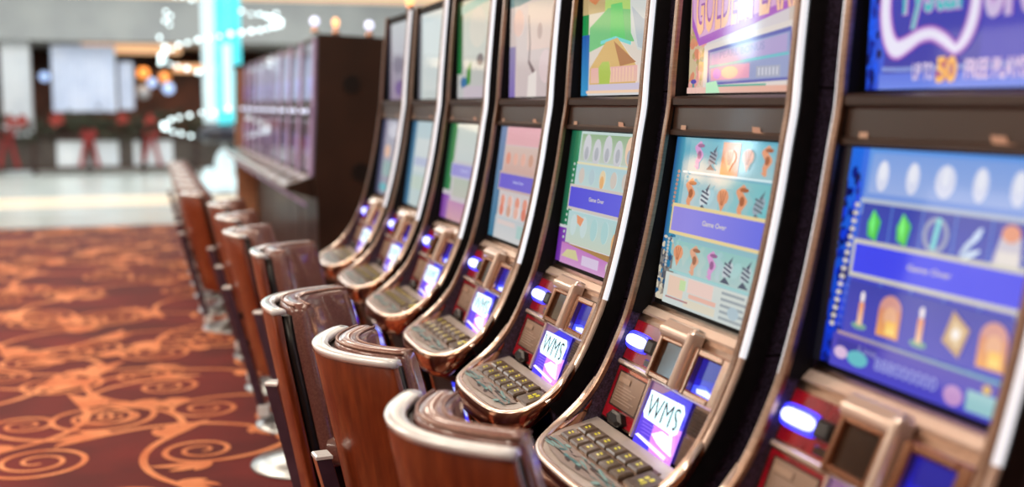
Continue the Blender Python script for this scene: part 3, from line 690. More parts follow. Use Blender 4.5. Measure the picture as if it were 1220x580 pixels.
def art_hut(tp, mn):  # paler palette includes painted haze from reflections on the glass
    R = random.Random(8); a = tp
    a.rect(0, 0, 1, 1, (206, 206, 176), (222, 206, 200)); a.rect(0, 0, .1, .62, (20, 110, 60), (24, 150, 76)); a.rect(0, .55, .12, 1, (30, 90, 170), (60, 150, 200)); a.rect(.0, .0, .9, .4, (170, 120, 90), (190, 170, 120))
    a.poly([(.1, .12), (.32, .28), (.2, .34), (.1, .3)], (200, 120, 70)); a.poly([(.35, .1), (.7, .1), (.72, .42), (.35, .42)], (170, 206, 110))
    a.poly([(.12, .50), (.4, .38), (.72, .42), (.78, .64), (.44, .62), (.12, .68)], (110, 190, 120)); a.poly([(.44, .36), (.6, .36), (.66, .62), (.44, .62)], (96, 200, 110)); a.line([(.3, .62), (.52, .60), (.74, .65)], .012, (120, 210, 206))
    a.poly([(.14, .80), (.38, .62), (.55, .60), (.82, .80), (.82, .92), (.14, .92)], (214, 176, 110)); a.poly([(.5, .62), (.82, .78), (.6, .80)], (176, 120, 76)); a.rect(.16, .80, .84, .91, (228, 176, 170), (232, 190, 170))
    for q in range(8): a.rect(.46 + q * .045, .81, .475 + q * .045, .91, (240, 200, 170), up=(q == 0))
    a.poly([(.28, .80), (.34, .76), (.44, .76), (.47, .84), (.45, .95), (.42, .93), (.36, .96), (.30, .93)], (176, 196, 90))
    a.poly([(.7, .2), (1, .15), (1, .72), (.84, .70), (.74, .58)], (206, 210, 206)); a.poly([(.74, .4), (.9, .5), (1, .48), (1, .72), (.84, .68)], (180, 190, 196)); a.ell(.86, .3, .1, .06, (226, 196, 190))
    a.rect(.14, .92, 1, .965, (206, 196, 214)); a.rect(.1, .965, 1, .985, (240, 206, 176)); a.rect(.12, .985, 1, 1, (214, 214, 214))
    a = mn
    a.rect(0, 0, 1, 1, (190, 210, 206), (206, 206, 206)); a.rect(0, 0, .16, .72, (10, 70, 50), c3=(36, 140, 96)); a.rect(0, .74, .2, 1, (96, 30, 150), c3=(150, 90, 190))
    a.rect(.18, .02, .98, .22, (140, 170, 130), (190, 200, 186)); 
    for q in range(5): a.ell(.28 + q * .155, .12 + .03 * (q % 2), .06, .1, (200, 200, 206) if q < 4 else (230, 196, 170)); a.ell(.28 + q * .155, .16, .03, .05, (170, 172, 180))
    a.rect(.16, .23, .98, .245, (222, 216, 180)); a.rect(.16, .25, .98, .42, (176, 206, 212), (190, 210, 206))
    for q in range(5): a.ell(.26 + q * .16, .33, .045, .06, R.choice([(190, 216, 220), (206, 196, 186), (180, 200, 206), (226, 206, 170)]))
    a.ell(.58, .36, .03, .05, (226, 176, 120)); a.rect(.14, .60, .98, .84, (176, 208, 210), (196, 206, 190))
    for q in range(5): a.ell(.24 + q * .16, .70, .05, .08, R.choice([(196, 214, 214), (170, 206, 206), (206, 206, 170), (196, 190, 190)]))
    a.poly([(.28, .62), (.4, .64), (.36, .70), (.3, .68)], (226, 150, 110)); a.ell(.88, .76, .05, .08, (230, 176, 120))
    for q in range(14): a.ell(.135 - .002 * q, .25 + q * .043, .014, .012, (190, 206, 200), 7, up=(q == 0))
    a.rect(.1, .845, 1, 1, (190, 120, 190), (206, 150, 200)); a.poly([(.1, .845), (1, .845), (1, .9), (.55, .87)], (170, 130, 80)); a.poly([(.12, .95), (.2, .89), (.34, .88), (.4, .95)], (206, 200, 150)); a.rect(.45, .90, .7, .97, (214, 196, 222)); a.ell(.86, .93, .06, .045, (206, 200, 190))
    banner(a, .42, .57, .13, .99, (88, 84, 214), (104, 104, 222), (206, 196, 190))

def art_rose(tp, mn):
    R = random.Random(21); a = tp
    a.rect(0, 0, 1, 1, (216, 200, 190), (206, 190, 190)); a.poly([(.0, .0), (1, 0), (1, .12), (.2, .2), (0, .2)], (120, 150, 150)); a.rect(0, .55, .14, 1, (150, 140, 176), (130, 110, 180)); a.rect(.4, .2, .96, .6, (222, 206, 190), (226, 200, 190))
    a.line([(.42, .3), (.46, .55), (.44, .7), (.56, .8)], [.01, .016, .02, .03], (130, 110, 110)); a.ell(.66, .45, .05, .07, (196, 170, 160)); a.poly([(.44, .82), (.6, .78), (.6, 1), (.42, 1)], (232, 222, 216)); a.ell(.2, .35, .12, .12, (226, 190, 176)); a.ell(.8, .75, .14, .14, (222, 200, 200))
    a = mn
    a.rect(0, 0, 1, 1, (216, 190, 190), (196, 200, 200)); a.rect(0, 0, .14, 1, (120, 140, 176), (60, 120, 150)); a.rect(.16, .0, 1, .16, (222, 160, 170), (226, 176, 180)); a.rect(.16, .17, 1, .40, (214, 190, 180), (206, 170, 160))
    for r in (.28, .66, .74):
        for q in range(5): a.ell(.25 + q * .165, r, .05, .055, R.choice([(216, 130, 110), (222, 150, 130), (206, 160, 140), (226, 176, 160)]))
    a.rect(.14, .80, 1, 1, (190, 196, 200), (206, 206, 206)); a.rect(.2, .83, .6, .87, (216, 200, 196)); a.rect(.65, .84, .95, .95, (170, 200, 196))
    banner(a, .42, .55, .13, 1.0, (110, 100, 206), (120, 110, 206), (196, 170, 170))

def art_grove(tp, mn):
    a = tp
    a.rect(0, 0, 1, 1, (196, 200, 180), (190, 190, 190)); a.rect(0, 0, .14, .75, (16, 70, 36), (30, 120, 60)); a.poly([(.3, .7), (.42, .62), (.4, .85), (.26, .88)], (70, 140, 50)); a.ell(.2, .84, .1, .06, (40, 110, 160)); a.rect(.2, .88, 1, 1, (196, 186, 196)); a.ell(.68, .62, .1, .06, (110, 96, 96)); a.ell(.6, .3, .25, .2, (206, 200, 186)); a.poly([(.1, .05), (.9, 0), (.9, .06), (.1, .14)], (150, 190, 176))
    a = mn
    a.rect(0, 0, 1, 1, (196, 206, 200), (200, 186, 196)); a.rect(0, 0, .22, .7, (16, 80, 50), c3=(70, 150, 90)); a.rect(0, .75, .25, 1, (110, 40, 150), c3=(170, 120, 190)); a.rect(.3, .5, 1, .75, (176, 190, 176), (190, 190, 180)); a.rect(.2, .8, 1, 1, (190, 140, 180), (206, 160, 170)); a.rect(.3, .05, 1, .38, (206, 214, 206), (196, 206, 206))
    banner(a, .42, .54, .2, 1, (150, 146, 212), (160, 160, 216), (190, 190, 206))

def art_pale(tp, mn):  # washed-out tones are soffit glare on the glass, painted into the art
    a = tp
    a.rect(0, 0, 1, 1, (190, 204, 206), (196, 206, 204)); a.rect(.2, .1, .9, .9, (202, 212, 212), (206, 214, 212)); a.rect(.0, .0, .1, 1, (90, 90, 96), (120, 120, 130))
    a = mn
    a.rect(0, 0, 1, 1, (186, 206, 212), (190, 206, 206)); a.rect(0, 0, .2, 1, (30, 76, 110), c3=(90, 140, 170)); a.rect(.25, .2, 1, .6, (206, 216, 216), (200, 212, 214)); a.rect(.2, .64, 1, .8, (190, 206, 196)); a.rect(.25, .42, 1, .52, (180, 190, 214))

def art_dusk(tp, mn):  # greyed colours also carry the glass reflection of the soffit
    a = tp
    a.rect(0, 0, 1, 1, (176, 180, 184), (150, 136, 160)); a.rect(0, .0, .12, 1, (60, 56, 70)); a.ell(.5, .55, .25, .12, (136, 130, 146)); a.ell(.6, .85, .25, .1, (120, 100, 150))
    a = mn
    a.rect(0, 0, 1, 1, (176, 176, 190), (150, 150, 166)); a.rect(0, 0, .22, 1, (40, 46, 70), c3=(110, 110, 140)); a.ell(.6, .14, .25, .1, (206, 206, 216)); a.ell(.4, .42, .14, .09, (226, 186, 160)); a.rect(.25, .55, 1, .75, (150, 176, 176)); a.ell(.4, .9, .2, .06, (110, 180, 190))

def displays(t, fn):
    out = []
    objs = []
    for nm, o, u, v in (('top_display',) + tuple(frame(0, .268, -.268, .02, .985, .006)), ('main_display',) + tuple(frame(3, .272, -.272, .0, .965, .006))):
        b = MB('glow'); b.flat = True
        objs.append((nm, b)); out.append(Art(b, o, u, v, .00018))
    fn(*out)
    for nm, b in objs: b.obj(nm, t)

S = 0.78
YC = [2.032 - W2 + S * k for k in range(7)]
GRP = 'curved slot machines of the near row'
SPECS = [
    (art_crystal, 'nearest curved slot machine, swirling pale lettering and orange 50 above deep blue reels'),
    (art_pearl, 'curved slot machine with an aqua reel screen of seahorses and striped fish'),
    (art_hut, 'curved slot machine showing a green-roofed hut above a pale screen edged dark green'),
    (art_rose, 'curved slot machine with pink and salmon reel screen crossed by a violet banner'),
    (art_grove, 'curved slot machine with pale grey-green screens and a purple lower corner'),
    (art_pale, 'curved slot machine with washed-out pale cyan screens and an amber lamp on top'),
    (art_dusk, 'farthest curved slot machine, dim grey-violet screens, beside the dark end panel'),
]
proto = build_machine()
for k, (fn, lab) in enumerate(SPECS):
    m = proto if k == 0 else dup(proto, (D0, YC[k], 0), lab, GRP)
    m.location = (D0, YC[k], 0); m['label'] = lab
    if k == 0: mach = [m]
    else: mach.append(m)
for m, (fn, lab) in zip(mach, SPECS):
    displays(m, fn)
    candle_part(m)

# ------------------------------------------------------------------ stools
def build_chair():
    t = thing('casino_chair', 'x', 'chair', (0, 0, 0), 'high-backed casino chairs')
    rear = lambda z: -.22 + (1.0 - z) * .21
    def blade(mats, z0, z1, off, th, hw, dep, nz, top=None, na=22, round_top=0.0, pw=2.0, bulge=0.0):
        b = MB(*mats); rings = []
        zs = [z0 + (z1 - z0) * i / nz for i in range(nz + 1)]
        lay = [(z, 0.0) for z in zs]
        if round_top:
            lay = [(z, 0.0) for z in zs[:-1]] + [(z1 - round_top * (1 - math.sin(q * PI / 8)), th * .5 * (1 - math.cos(q * PI / 8))) for q in range(0, 5)]
        for z, ins in lay:
            ring = []
            outer, inner = [], []
            for k in range(na + 1):
                a = -1 + 2 * k / na
                w = hw * (1 - .06 * max(0, (z - .9)) / .1)
                x = rear(z) + dep * abs(a) ** pw; y = w * a
                d = dep * pw * abs(a) ** (pw - 1) * (1 if a > 0 else -1) / w
                L = math.hypot(1, d); nx, ny = 1 / L, -d / L
                endt = 1.0
                bl = bulge * math.sin(PI * min(1, max(0, (z - z0) / (z1 - z0)))) * (1 - a * a)
                outer.append((x + nx * (off + ins), y + ny * (off + ins), z))
                inner.append((x + nx * (off + th + bl - ins), y + ny * (off + th + bl - ins), z))
            rings.append(outer + inner[::-1])
        b.loft(rings, 0)
        return b
    WD = .125; b = blade(['wood'], .30, .983, 0, .026, .28, WD, 6); b.obj('back_shell', t, bevel=.005)
    b = blade(['edge'], .982, 1.0, -.002, .044, .282, WD, 1, round_top=.006); b.obj('top_rim', t)  # pale rim colour carries the overhead highlight on the shell edge
    b = blade(['black'], .32, .975, .0265, .026, .268, WD, 6); b.obj('gap_shade', t)  # black sheet stands for the shade in the gap behind the cushion
    b = blade(['leather'], .50, 1.008, .055, .074, .270, WD, 8, round_top=.024, bulge=.012); cu = b.obj('back_cushion', t)
    # piping along both top seams of the cushion
    b = MB('piping')
    for off in (.066, .120):
        P = []
        for k in range(25):
            a = -1 + 2 * k / 24; z = 1.003
            x = rear(z) + WD * abs(a) ** 2; d = WD * 2 * abs(a) * (1 if a > 0 else -1) / .27; L = math.hypot(1, d)
            P.append((x + off / L, .256 * a - d / L * off, z))
        b.tube(P, .0038, 6)
    b.obj('piping', cu)
    DX = .17
    # seat
    b = MB('leather'); rings = []
    for z, ins in ((.50, .03), (.515, .008), (.55, .0), (.585, .012), (.602, .05)):
        ring = []
        for k in range(32):
            th = 2 * PI * k / 32; cx, cy = math.cos(th), math.sin(th)
            ring.append((.10 + (.20 - ins) * math.copysign(abs(cx) ** .55, cx), (.225 - ins) * math.copysign(abs(cy) ** .5, cy), z))
        rings.append(ring)
    b.loft(rings, 0); b.obj('seat', t)
    b = MB('black'); b.box(-.1, .24, -.05, .05, .46, .50); b.tube([(.17, 0, .1), (.17, 0, .48)], .03, 12); b.obj('seat_support', t, bevel=.008)
    # flat bar behind the back
    b = MB('barm', 'barside')
    def bar(z, dx): return (-.200 + (.70 - z) * .262 + dx)
    pts = [(.70, 0), (.40, 0), (.12, 0), (.03, 0)]
    rings = [[(bar(z, -.028), -.024, z), (bar(z, -.028), .024, z), (bar(z, .014), .024, z), (bar(z, .014), -.024, z)] for z, _ in pts]
    b.loft(rings, 0, smooth=False)
    for f in b.bm.faces:
        if abs(f.calc_center_median().y + .024) < 1e-4: f.material_index = 1
    br = b.obj('support_bar', t, bevel=.003)
    b = MB('edge'); b.obox((bar(.7, -.029), -.026, .70), (.045, 0, 0), (0, .052, 0), (0, 0, .012), 0, .004); b.obj('bar_cap', br)
    b = MB('edge'); b.box(bar(.08, -.03), bar(.08, .03), -.04, .04, .04, .10); b.obj('bar_foot', br, bevel=.006)
    for z in (.56, .42):
        b = MB('black'); b.box(bar(z, .01), rear(z) + .03, -.015, .015, z - .015, z + .015); b.obj('bar_bracket', br)
    b = MB('steel'); b.lathe([(.0, 0), (.25, 0), (.252, .006), (.245, .012), (.18, .026), (.11, .05), (.06, .085), (.035, .12), (.0, .122)], (DX, 0, 0), 40)
    b.obj('base_disc', t, smooth=True)
    return t
chair = build_chair()
CH = [(.66, 2.24, 'nearest high-backed chair, only its pale top rim and wood back showing'),
      (.62, 3.04, 'second chair from the front, wide pale curved rim and brown wood back'),
      (.56, 3.78, 'upright chair showing wood back, dark gap and purple-brown leather side edge'),
      (.64, 5.16, 'chair with a flat copper bar down to a large steel disc base'),
      (.57, 5.98, 'chair with golden-brown back and long copper bar, behind the steel disc base'),
      (.58, 6.80, 'chair before the farthest curved machine, thin pale rim just above its neighbour'),
      (.58, 7.70, 'chair standing in the gap between the curved machines and the upright bank')]
for i, ((x, y, lab), rz) in enumerate(zip(CH, (9, 6, -28, -28, -14, -10, -10))):
    if i == 0: cc = chair; chair.location = (x, y, 0); chair['label'] = lab; chair.rotation_euler = (0, 0, math.radians(rz))
    else: cc = dup(chair, (x, y, 0), lab, rz=math.radians(rz))
    if i == 3:      # this stool is set back on its base
        for ch in cc.children:
            if ch.name.startswith('base_disc'): ch.location = (-.20, .08, 0)
FAR = [8.72, 9.50, 10.26, 10.98, 11.76, 12.5, 13.3]
ORD = ['first', 'second', 'third', 'fourth', 'fifth', 'sixth', 'seventh and last']
for i, y in enumerate(FAR):
    dup(chair, (.43, y, 0), 'chair at the far upright bank, %s stacked steel disc from the front' % ORD[i], 'chairs along the far upright bank')

# ------------------------------------------------------------------ far bank of upright machines
BX = 1.25
def build_upright():
    t = thing('upright_slot_machine', 'x', 'slot machine', (BX, 0, 0), 'upright slot machines of the far bank')
    h = .36
    b = MB('bank'); b.prism([(.02, 2.14), (.0, 1.62), (-.01, 1.55), (-.03, 1.06), (-.22, 1.0), (-.22, .96), (-.02, .9), (.16, .8), (.16, .0), (.55, 0), (.55, 2.14)], -h, h); b.obj('cabinet', t)
    b = MB('glow'); b.flat = True
    a = Art(b, (-.004 + .02, .30, 2.10), (0, -.60, 0), (-.016, 0, -.44)); a.rect(0, 0, 1, 1, (120, 118, 138), (92, 92, 130)); a.rect(0, 0, .45, 1, (60, 52, 66), (66, 60, 100)); a.rect(.5, .6, 1, .9, (120, 120, 190), (90, 90, 150)); a.rect(.62, .05, .9, .5, (150, 156, 170), (120, 126, 150))
    b.obj('top_display', t)
    b = MB('glow'); b.flat = True
    a = Art(b, (-.016, .30, 1.50), (0, -.60, 0), (-.018, 0, -.40)); a.rect(0, 0, 1, 1, (104, 84, 96), (80, 66, 96)); a.rect(0, 0, .4, 1, (58, 44, 46), (60, 48, 60)); a.rect(.5, .3, .9, .7, (130, 116, 160), (110, 96, 140))
    b.obj('main_display', t)
    b = MB('divider'); b.box(-.03, .0, -h + .03, h - .03, 1.54, 1.60, 0); lr = b.obj('light_rail', t)
    for yy in (-.2, .1): b = MB('globe'); b.ball((-.035, yy, 1.57), .016, 0); b.obj('bulb', lr)
    b = MB('bankdeck'); b.prism([(-.235, 1.005), (-.235, .975), (-.04, 1.03), (-.04, 1.065)], -h + .02, h - .02); dk = b.obj('button_deck', t)
    b = MB('cap')
    for q in range(6): b.obox((-.19, -.26 + q * .09, 1.018), (.09, 0, .027), (0, .06, 0), (-.004, 0, .012), 0, .003)
    b.obj('button_row', dk)
    b = MB('bankled'); b.prism([(-.115, .885), (-.085, .865), (-.06, .83), (-.09, .84)], -.3, .3); b.obj('belly_light', t)
    b = MB('bankled'); b.prism([(.012, 2.13), (-.012, 1.62), (-.02, 1.55), (-.045, 1.07), (-.02, 1.07), (.03, 1.6), (.06, 2.13)], -h, -h + .05); b.obj('edge_light', t)
    return t
up = build_upright()
for i in range(9):
    y = 9.54 + i * .78
    lab = ('nearest upright slot machine of the far bank, lavender lit edge beside the dark end panel' if i == 0 else
           'far upright slot machine, %s from the dark end panel, grey-violet screens' % ['', 'second', 'third', 'fourth', 'fifth', 'sixth', 'seventh', 'eighth', 'ninth and last'][i])
    if i == 0: up.location = (BX, y, 0); up['label'] = lab
    else: dup(up, (BX, y, 0), lab)
ep = thing('end_panel', 'tall dark brown end panel closing the far bank of upright machines', 'panel', (BX + .0, 9.12, 0))
b = MB('bank'); b.prism([(.03, 2.16), (.01, 1.6), (-.02, 1.06), (-.0, .9), (-.0, 0), (1.15, 0), (1.15, 2.10)], -.03, .03); b.obj('board', ep)
for x, z, r in ((.28, 1.78, .07), (.62, 1.42, .08), (.34, 1.1, .07), (.75, 1.8, .07)):
    b = MB('black'); b.loft([[(x + r * math.cos(q * PI / 10), yy, z + r * math.sin(q * PI / 10)) for q in range(20)] for yy in (-.03, -.04)], 0)
    b.obj('speaker_cover', ep)
ep2 = thing('end_panel', 'tan panel closing the far end of the upright bank, beside the light tower', 'panel', (BX, 16.2, 0))
b = MB('tan'); b.prism([(-.08, 2.1), (-.1, .9), (-.1, 0), (1.1, 0), (1.1, 2.1)], -.03, .03); b.obj('board', ep2)
b = MB('bank'); b.box(-.11, 1.12, -.04, .04, 2.10, 2.15); b.obj('top_cap', ep2)
LP = [(1.20, 9.3, 'globe', 'cool white globe lamp above the lavender edge of the end panel'), (1.36, 9.2, 'amber', 'amber lamp on the end panel, next to the lavender-edge globe lamp'),
      (1.62, 9.2, 'globe', 'cool white globe lamp over the middle of the dark end panel'), (1.80, 9.2, 'amber', 'amber lamp on the end panel nearest the curved machines')]
for x, y, mt, lab in LP:
    t = thing('globe_lamp', lab, 'lamp', (x + .06, 9.12, 2.163 - .06 * (x + .06 - BX - .03) / 1.12), 'small lamps on top of the far bank')
    b = MB('chromec'); b.lathe([(.03, 0), (.03, .02), (.012, .03), (.012, .06), (.0, .062)], (0, 0, 0), 12); b.obj('lamp_base', t)
    b = MB(mt); b.ball((0, 0, .088), .036 if mt == 'globe' else .028, 0, 12, (1, 1, 1 if mt == 'globe' else 1.4)); b.obj('lamp_globe', t)

# ------------------------------------------------------------------ light tower with spiralling crystals
def light_tower(x, y, lab, zb=0.0):
    t = thing('crystal_light_tower', lab, 'chandelier', (x, y, 0), None)
    b = MB('whitelit'); b.box(-.34, -.12, -.1, .1, 1.3, 4.6); b.obj('light_fin', t)
    b = MB('cyan'); b.box(-.10, .10, -.14, .06, 1.26, 4.6); b.obj('light_fin', t)
    b = MB('whitelit'); b.box(.0, .16, -.2, -.145, 1.5, 2.7); b.obj('light_fin', t)
    b = MB('cyan'); b.box(.12, .34, -.1, .1, 2.3, 4.6); b.obj('light_fin', t)
    b = MB('cyan'); b.box(.10, .27, -.1, .08, 1.3, 2.3); b.obj('light_fin', t)
    bead = None
    def beads(strand, pts):
        nonlocal bead
        for p, r in pts:
            if bead is None:
                b = MB('crystal'); b.ball((0, 0, 0), .03, 0, 8); bead = b.obj('crystal', strand); o = bead
            else: o = bead.copy(); COL.objects.link(o); o.parent = strand
            o.location = p; o.scale = (r / .03,) * 3
    rn = random.Random(3)
    for r, z0, z1, turns, ph, n in ((1.07, 3.78, 2.46, -1.0, PI, 36), (1.05, 2.46, .95, -1.25, PI, 36)):
        hel = lambda q: (r * math.cos(ph + 2 * PI * turns * q), r * math.sin(ph + 2 * PI * turns * q), z0 + (z1 - z0) * q)
        b = MB('steel'); b.tube([hel(i / 60) for i in range(61)], .006, 5)
        st = b.obj('crystal_strand', t)
        beads(st, [(tuple(Vector(hel((i + .5) / n)) + Vector((0, 0, rn.uniform(-.03, .03)))), rn.uniform(.026, .038)) for i in range(n)])
    for q in range(3):
        th = (2.6, 3.3, .4)[q]; x0, y0 = 1.05 * math.cos(th), 1.05 * math.sin(th); zt = 3.3 - (0 if q != 1 else .5)
        b = MB('steel'); b.tube([(x0, y0, zt), (x0, y0, zt - (.4 if q != 1 else .75))], .006, 5)
        st = b.obj('crystal_drop', t)
        beads(st, [((x0 + rn.uniform(-.08, .08), y0, zt - i * (.08 if q != 1 else .15)), rn.uniform(.022, .036)) for i in range(4)])
    b = MB('navy'); b.lathe([(.0, .92), (.34, .94), (.46, 1.05), (.4, 1.2), (.2, 1.28), (0, 1.28)], (0, 0, 0), 20); b.obj('collar', t)
    b = MB('whitelit', 'cyan')
    b.ball((0, 0, .50), .2, 0, 14, (.9, .9, 1.7)); b.ball((-.28, 0, .2), .2, 0, 12, (.8, .8, 1.5)); b.ball((.2, -.05, .14), .24, 0, 12, (1.2, .9, .7)); b.ball((-.05, -.1, .15), .25, 0, 12, (1, .8, .9))
    b.obj('lit_base', t)
    b = MB('steel'); b.lathe([(.5, 0), (.5, .06), (.2, .08), (.0, .08)], (0, 0, 0), 20); b.tube([(0, 0, 0), (0, 0, 4.98)], .03, 8); b.obj('mast', t)
    return t
light_tower(1.36, 22.0, 'tall cyan light tower ringed by spiralling white crystals, beyond the far bank')

# a matching pendant and two lanterns hang over the left of the stone hall; the display glass mirrors them
M['pendantlit'] = mat('bright_lit_acrylic', rgb(225, 246, 252), 0.3, emit=rgb(214, 240, 252), estr=5.0, noise=(4, rgb(214, 240, 250), rgb(236, 250, 254)))
M['lantern'] = mat('bright_amber_paper', rgb(255, 200, 140), 0.5, emit=rgb(255, 190, 130), estr=4.0, noise=(4, rgb(250, 190, 130), rgb(255, 210, 160)))
t = thing('crystal_pendant', 'pale cyan hanging light, mirrored in the top screen of the aqua sea-themed machine', 'chandelier', (-8.05, 20.1, 0))
for x0, x1, z0 in ((-.24, -.06, 2.95), (-.04, .10, 2.80), (.12, .26, 3.2)):
    b = MB('pendantlit'); b.box(x0, x1, -.1, .1, z0, 4.6); b.obj('light_fin', t)
b = MB('steel'); b.box(-.3, .3, -.14, .14, 4.6, 4.66); b.tube([(0, 0, 4.66), (0, 0, 5.0)], .03, 8); b.obj('canopy', t)
for x, y, z, lab in ((-6.7, 19, 2.68, 'amber hanging lantern, mirrored at the left of the aqua machine top screen'), (-7.25, 19, 2.72, 'amber hanging lantern mirrored beside the pale cyan reflection in the aqua machine top screen')):
    t = thing('hanging_lantern', lab, 'lantern', (x, y, z), 'amber lanterns over the stone hall')
    b = MB('lantern'); b.ball((0, 0, 0), .22, 0, 14, (1, 1, 1.15)); b.obj('lantern_shade', t)
    b = MB('black'); b.lathe([(.08, .22), (.08, .27), (0, .28)], (0, 0, 0), 12); b.tube([(0, 0, .26), (0, 0, 5.0 - z)], .012, 6); b.obj('cord', t)

# ------------------------------------------------------------------ far hall: railing, garland, ribbons, shops
FY = 29.6
rl = thing('balustrade', 'dark wooden railing draped in evergreen garland across the bright stone floor', 'railing', (0, FY, 0))
b = MB('rail'); b.box(-9, 2.6, -.06, .06, .78, .9); b.box(-9, 2.6, -.05, .05, .10, .18); b.obj('hand_rail', rl)
for i in range(10):
    x = -8.6 + i * 1.22; b = MB('rail'); b.box(x - .06, x + .06, -.06, .06, 0, 1.0); b.obj('post', rl)
b = MB('skirt')
for x0, x1 in ((-9, -2.0), (-.62, -.28), (.62, 2.6)): b.box(x0, x1, .0, .03, .18, .78)
b.obj('dark_infill', rl)
b = MB('white')
for x0, x1 in ((-2.0, -.62), (-.28, .62)): b.box(x0, x1, .0, .03, .18, .78)
b.obj('white_infill', rl)
b = MB('garland'); rn = random.Random(4)
for i in range(1500):
    x = rn.uniform(-9, 2.6); z = 1.15 + .12 * math.sin(x * 3.2) + rn.gauss(0, .15); y = -.12 + rn.gauss(0, .1)
    r = rn.uniform(.05, .11); a1, a2 = rn.uniform(0, 6.3), rn.uniform(-1, 1)
    d = Vector((math.cos(a1) * math.cos(a2), math.sin(a1) * math.cos(a2), math.sin(a2))) * r; e = d.orthogonal().normalized() * r * .5
    c = Vector((x, y, z)); b.f([c - d, c + e, c + d, c - e])
b.flat = True
tag(b.obj('garland', None, (0, FY, 0)), 'long dark evergreen garland heaped along the railing', 'garland', kind='stuff')
FL = [(-2.95, 1.22, 'red flower cluster in the garland in front of the pale column'), (-1.95, 1.28, 'red flower cluster at the left edge of the pale curtain'), (-.50, 1.30, 'red flower cluster at the right edge of the pale curtain, above long ribbons'), (.10, 1.26, 'red flower cluster above the pair of ribbons nearest the light tower'), (-2.72, 1.25, 'smaller red flower cluster just right of the pale column')]
for x, z, lab in FL:
    b = MB('flower'); rn = random.Random(int(x * 100))
    for q in range(14):
        th = rn.uniform(0, 2 * PI); r = rn.uniform(.1, .2); ti = rn.uniform(-.3, .3)
        d = Vector((math.cos(th), -.2, math.sin(th))) * r; e = Vector((-math.sin(th), 0, math.cos(th))) * r * .35
        c = Vector((0, ti * .1, 0)); b.f([c, c + d * .5 + e, c + d, c + d * .5 - e])
    b.ball((0, -.05, 0), .05, 0, 8)
    tag(b.obj('poinsettia', None, (x, FY - .32, z)), lab, 'flower', 'red flower clusters in the garland')
RB = [(-1.28, 'red ribbon bow with two long tails before the white infill panel'), (.12, 'red ribbon bow with long tails hanging nearest the light tower'), (-3.05, 'red ribbon bow hanging below the garland by the pale column')]
for x, lab in RB:
    t = thing('ribbon_bow', lab, 'ribbon', (x, FY - .075, .95), 'red ribbon bows on the railing')
    b = MB('ribbon'); b.ball((0, 0, 0), .05, 0, 8)
    for s in (1, -1): b.loft([[(s * q * .18, -.02 + w, .0 + h * (.04 + .08 * math.sin(q * PI))) for h in (-1, 1) for w in (-.015, .015)][0:4] for q in (0, .3, .6, 1)], 0, smooth=False)
    b.obj('bow_knot', t)
    for s in (1, -1):
        b = MB('ribbon'); P = [(s * (.03 + .17 * q), -.02 * math.sin(q * 5), -.78 * q) for q in (0, .25, .5, .75, 1)]
        b.loft([[(px - .045, py, pz), (px + .045, py, pz), (px + .045, py + .012, pz), (px - .045, py + .012, pz)] for px, py, pz in P], 0, smooth=False)
        b.obj('ribbon_tail', t)
# curtain and shops behind
b = MB('curtain'); P = []
for i in range(81):
    q = i / 80; P.append((-2.15 + 1.5 * q, 31.2 + .07 * math.sin(q * 44)))
b.loft([[(x, y, z) for x, y in P] for z in (1.45, 3.08)], 0, closed=False, caps=False)
b.flat = True
tag(b.obj('curtain'), 'pale blue floor-length curtain hanging behind the garlanded railing', 'curtain')
b = MB('curtain'); P = [(-.60 + .36 * i / 20, 31.5 + .04 * math.sin(i * 1.2)) for i in range(21)]
b.loft([[(x, y, z) for x, y in P] for z in (1.5, 2.7)], 0, closed=False, caps=False); b.flat = True
tag(b.obj('curtain'), 'short narrow pale curtain at the right of the wide curtain', 'curtain')
SHOP = [(-2.45, 33, 2.35, .13, 'shopblue', 'round lavender shop lamp glowing between column and curtain', 'lamp'), (.0, 33, 2.45, .16, 'shoporange', 'orange glowing shop lamp right of the curtain', 'lamp'), (.22, 32.6, 2.2, .12, 'shopblue', 'pale blue shop lamp beside the orange lamp', 'lamp'),
        (.55, 33, 2.35, .14, 'shoporange', 'orange shop lamp nearest the light tower', 'lamp'), (.62, 32.4, 2.05, .15, 'shopblue', 'low pale blue shop lamp beneath the orange lamp', 'lamp'), (-.02, 32.8, 1.95, .18, 'white', 'white paper lantern at the right end of the curtain', 'lantern')]
for x, y, z, r, mt, lab, cat in SHOP:
    t = thing('hanging_lamp' if cat == 'lamp' else 'paper_lantern', lab, cat, (x, y, z), 'shop lamps behind the railing')
    b = MB(mt); b.ball((0, 0, 0), r, 0, 14); b.obj('lamp_globe', t)
    b = MB('black'); b.tube([(0, 0, r * .9), (0, 0, 3.4 - z)], .012, 6); b.obj('cord', t)

# ------------------------------------------------------------------ room
def struct(name, mb, **k):
    o = mb.obj(name, **k); o['kind'] = 'structure'; return o
# carpet with its woven scrolls
b = MB('carpet', 'scroll')
X0, X1, Y0, Y1 = -9.0, 4.5, -3.0, 16.6
b.f([(X0, Y0, 0), (X1, Y0, 0), (X1, Y1, 0), (X0, Y1, 0)], 0)
rn = random.Random(12)
zc = [0.0]
def ribbon(P, W):
    zc[0] += 1; z = .0008 + .0000035 * zc[0]
    L, R = [], []
    for i, (x, y) in enumerate(P):
        xa, ya = P[max(i - 1, 0)]; xb, yb = P[min(i + 1, len(P) - 1)]
        dx, dy = xb - xa, yb - ya; l = math.hypot(dx, dy) or 1
        L.append((x - dy / l * W[i], y + dx / l * W[i])); R.append((x + dy / l * W[i], y - dx / l * W[i]))
    for i in range(len(P) - 1):
        q = [L[i], L[i + 1], R[i + 1], R[i]]
        if all(X0 < p[0] < X1 and Y0 < p[1] < Y1 for p in q): b.f([(p[0], p[1], z) for p in q], 1)
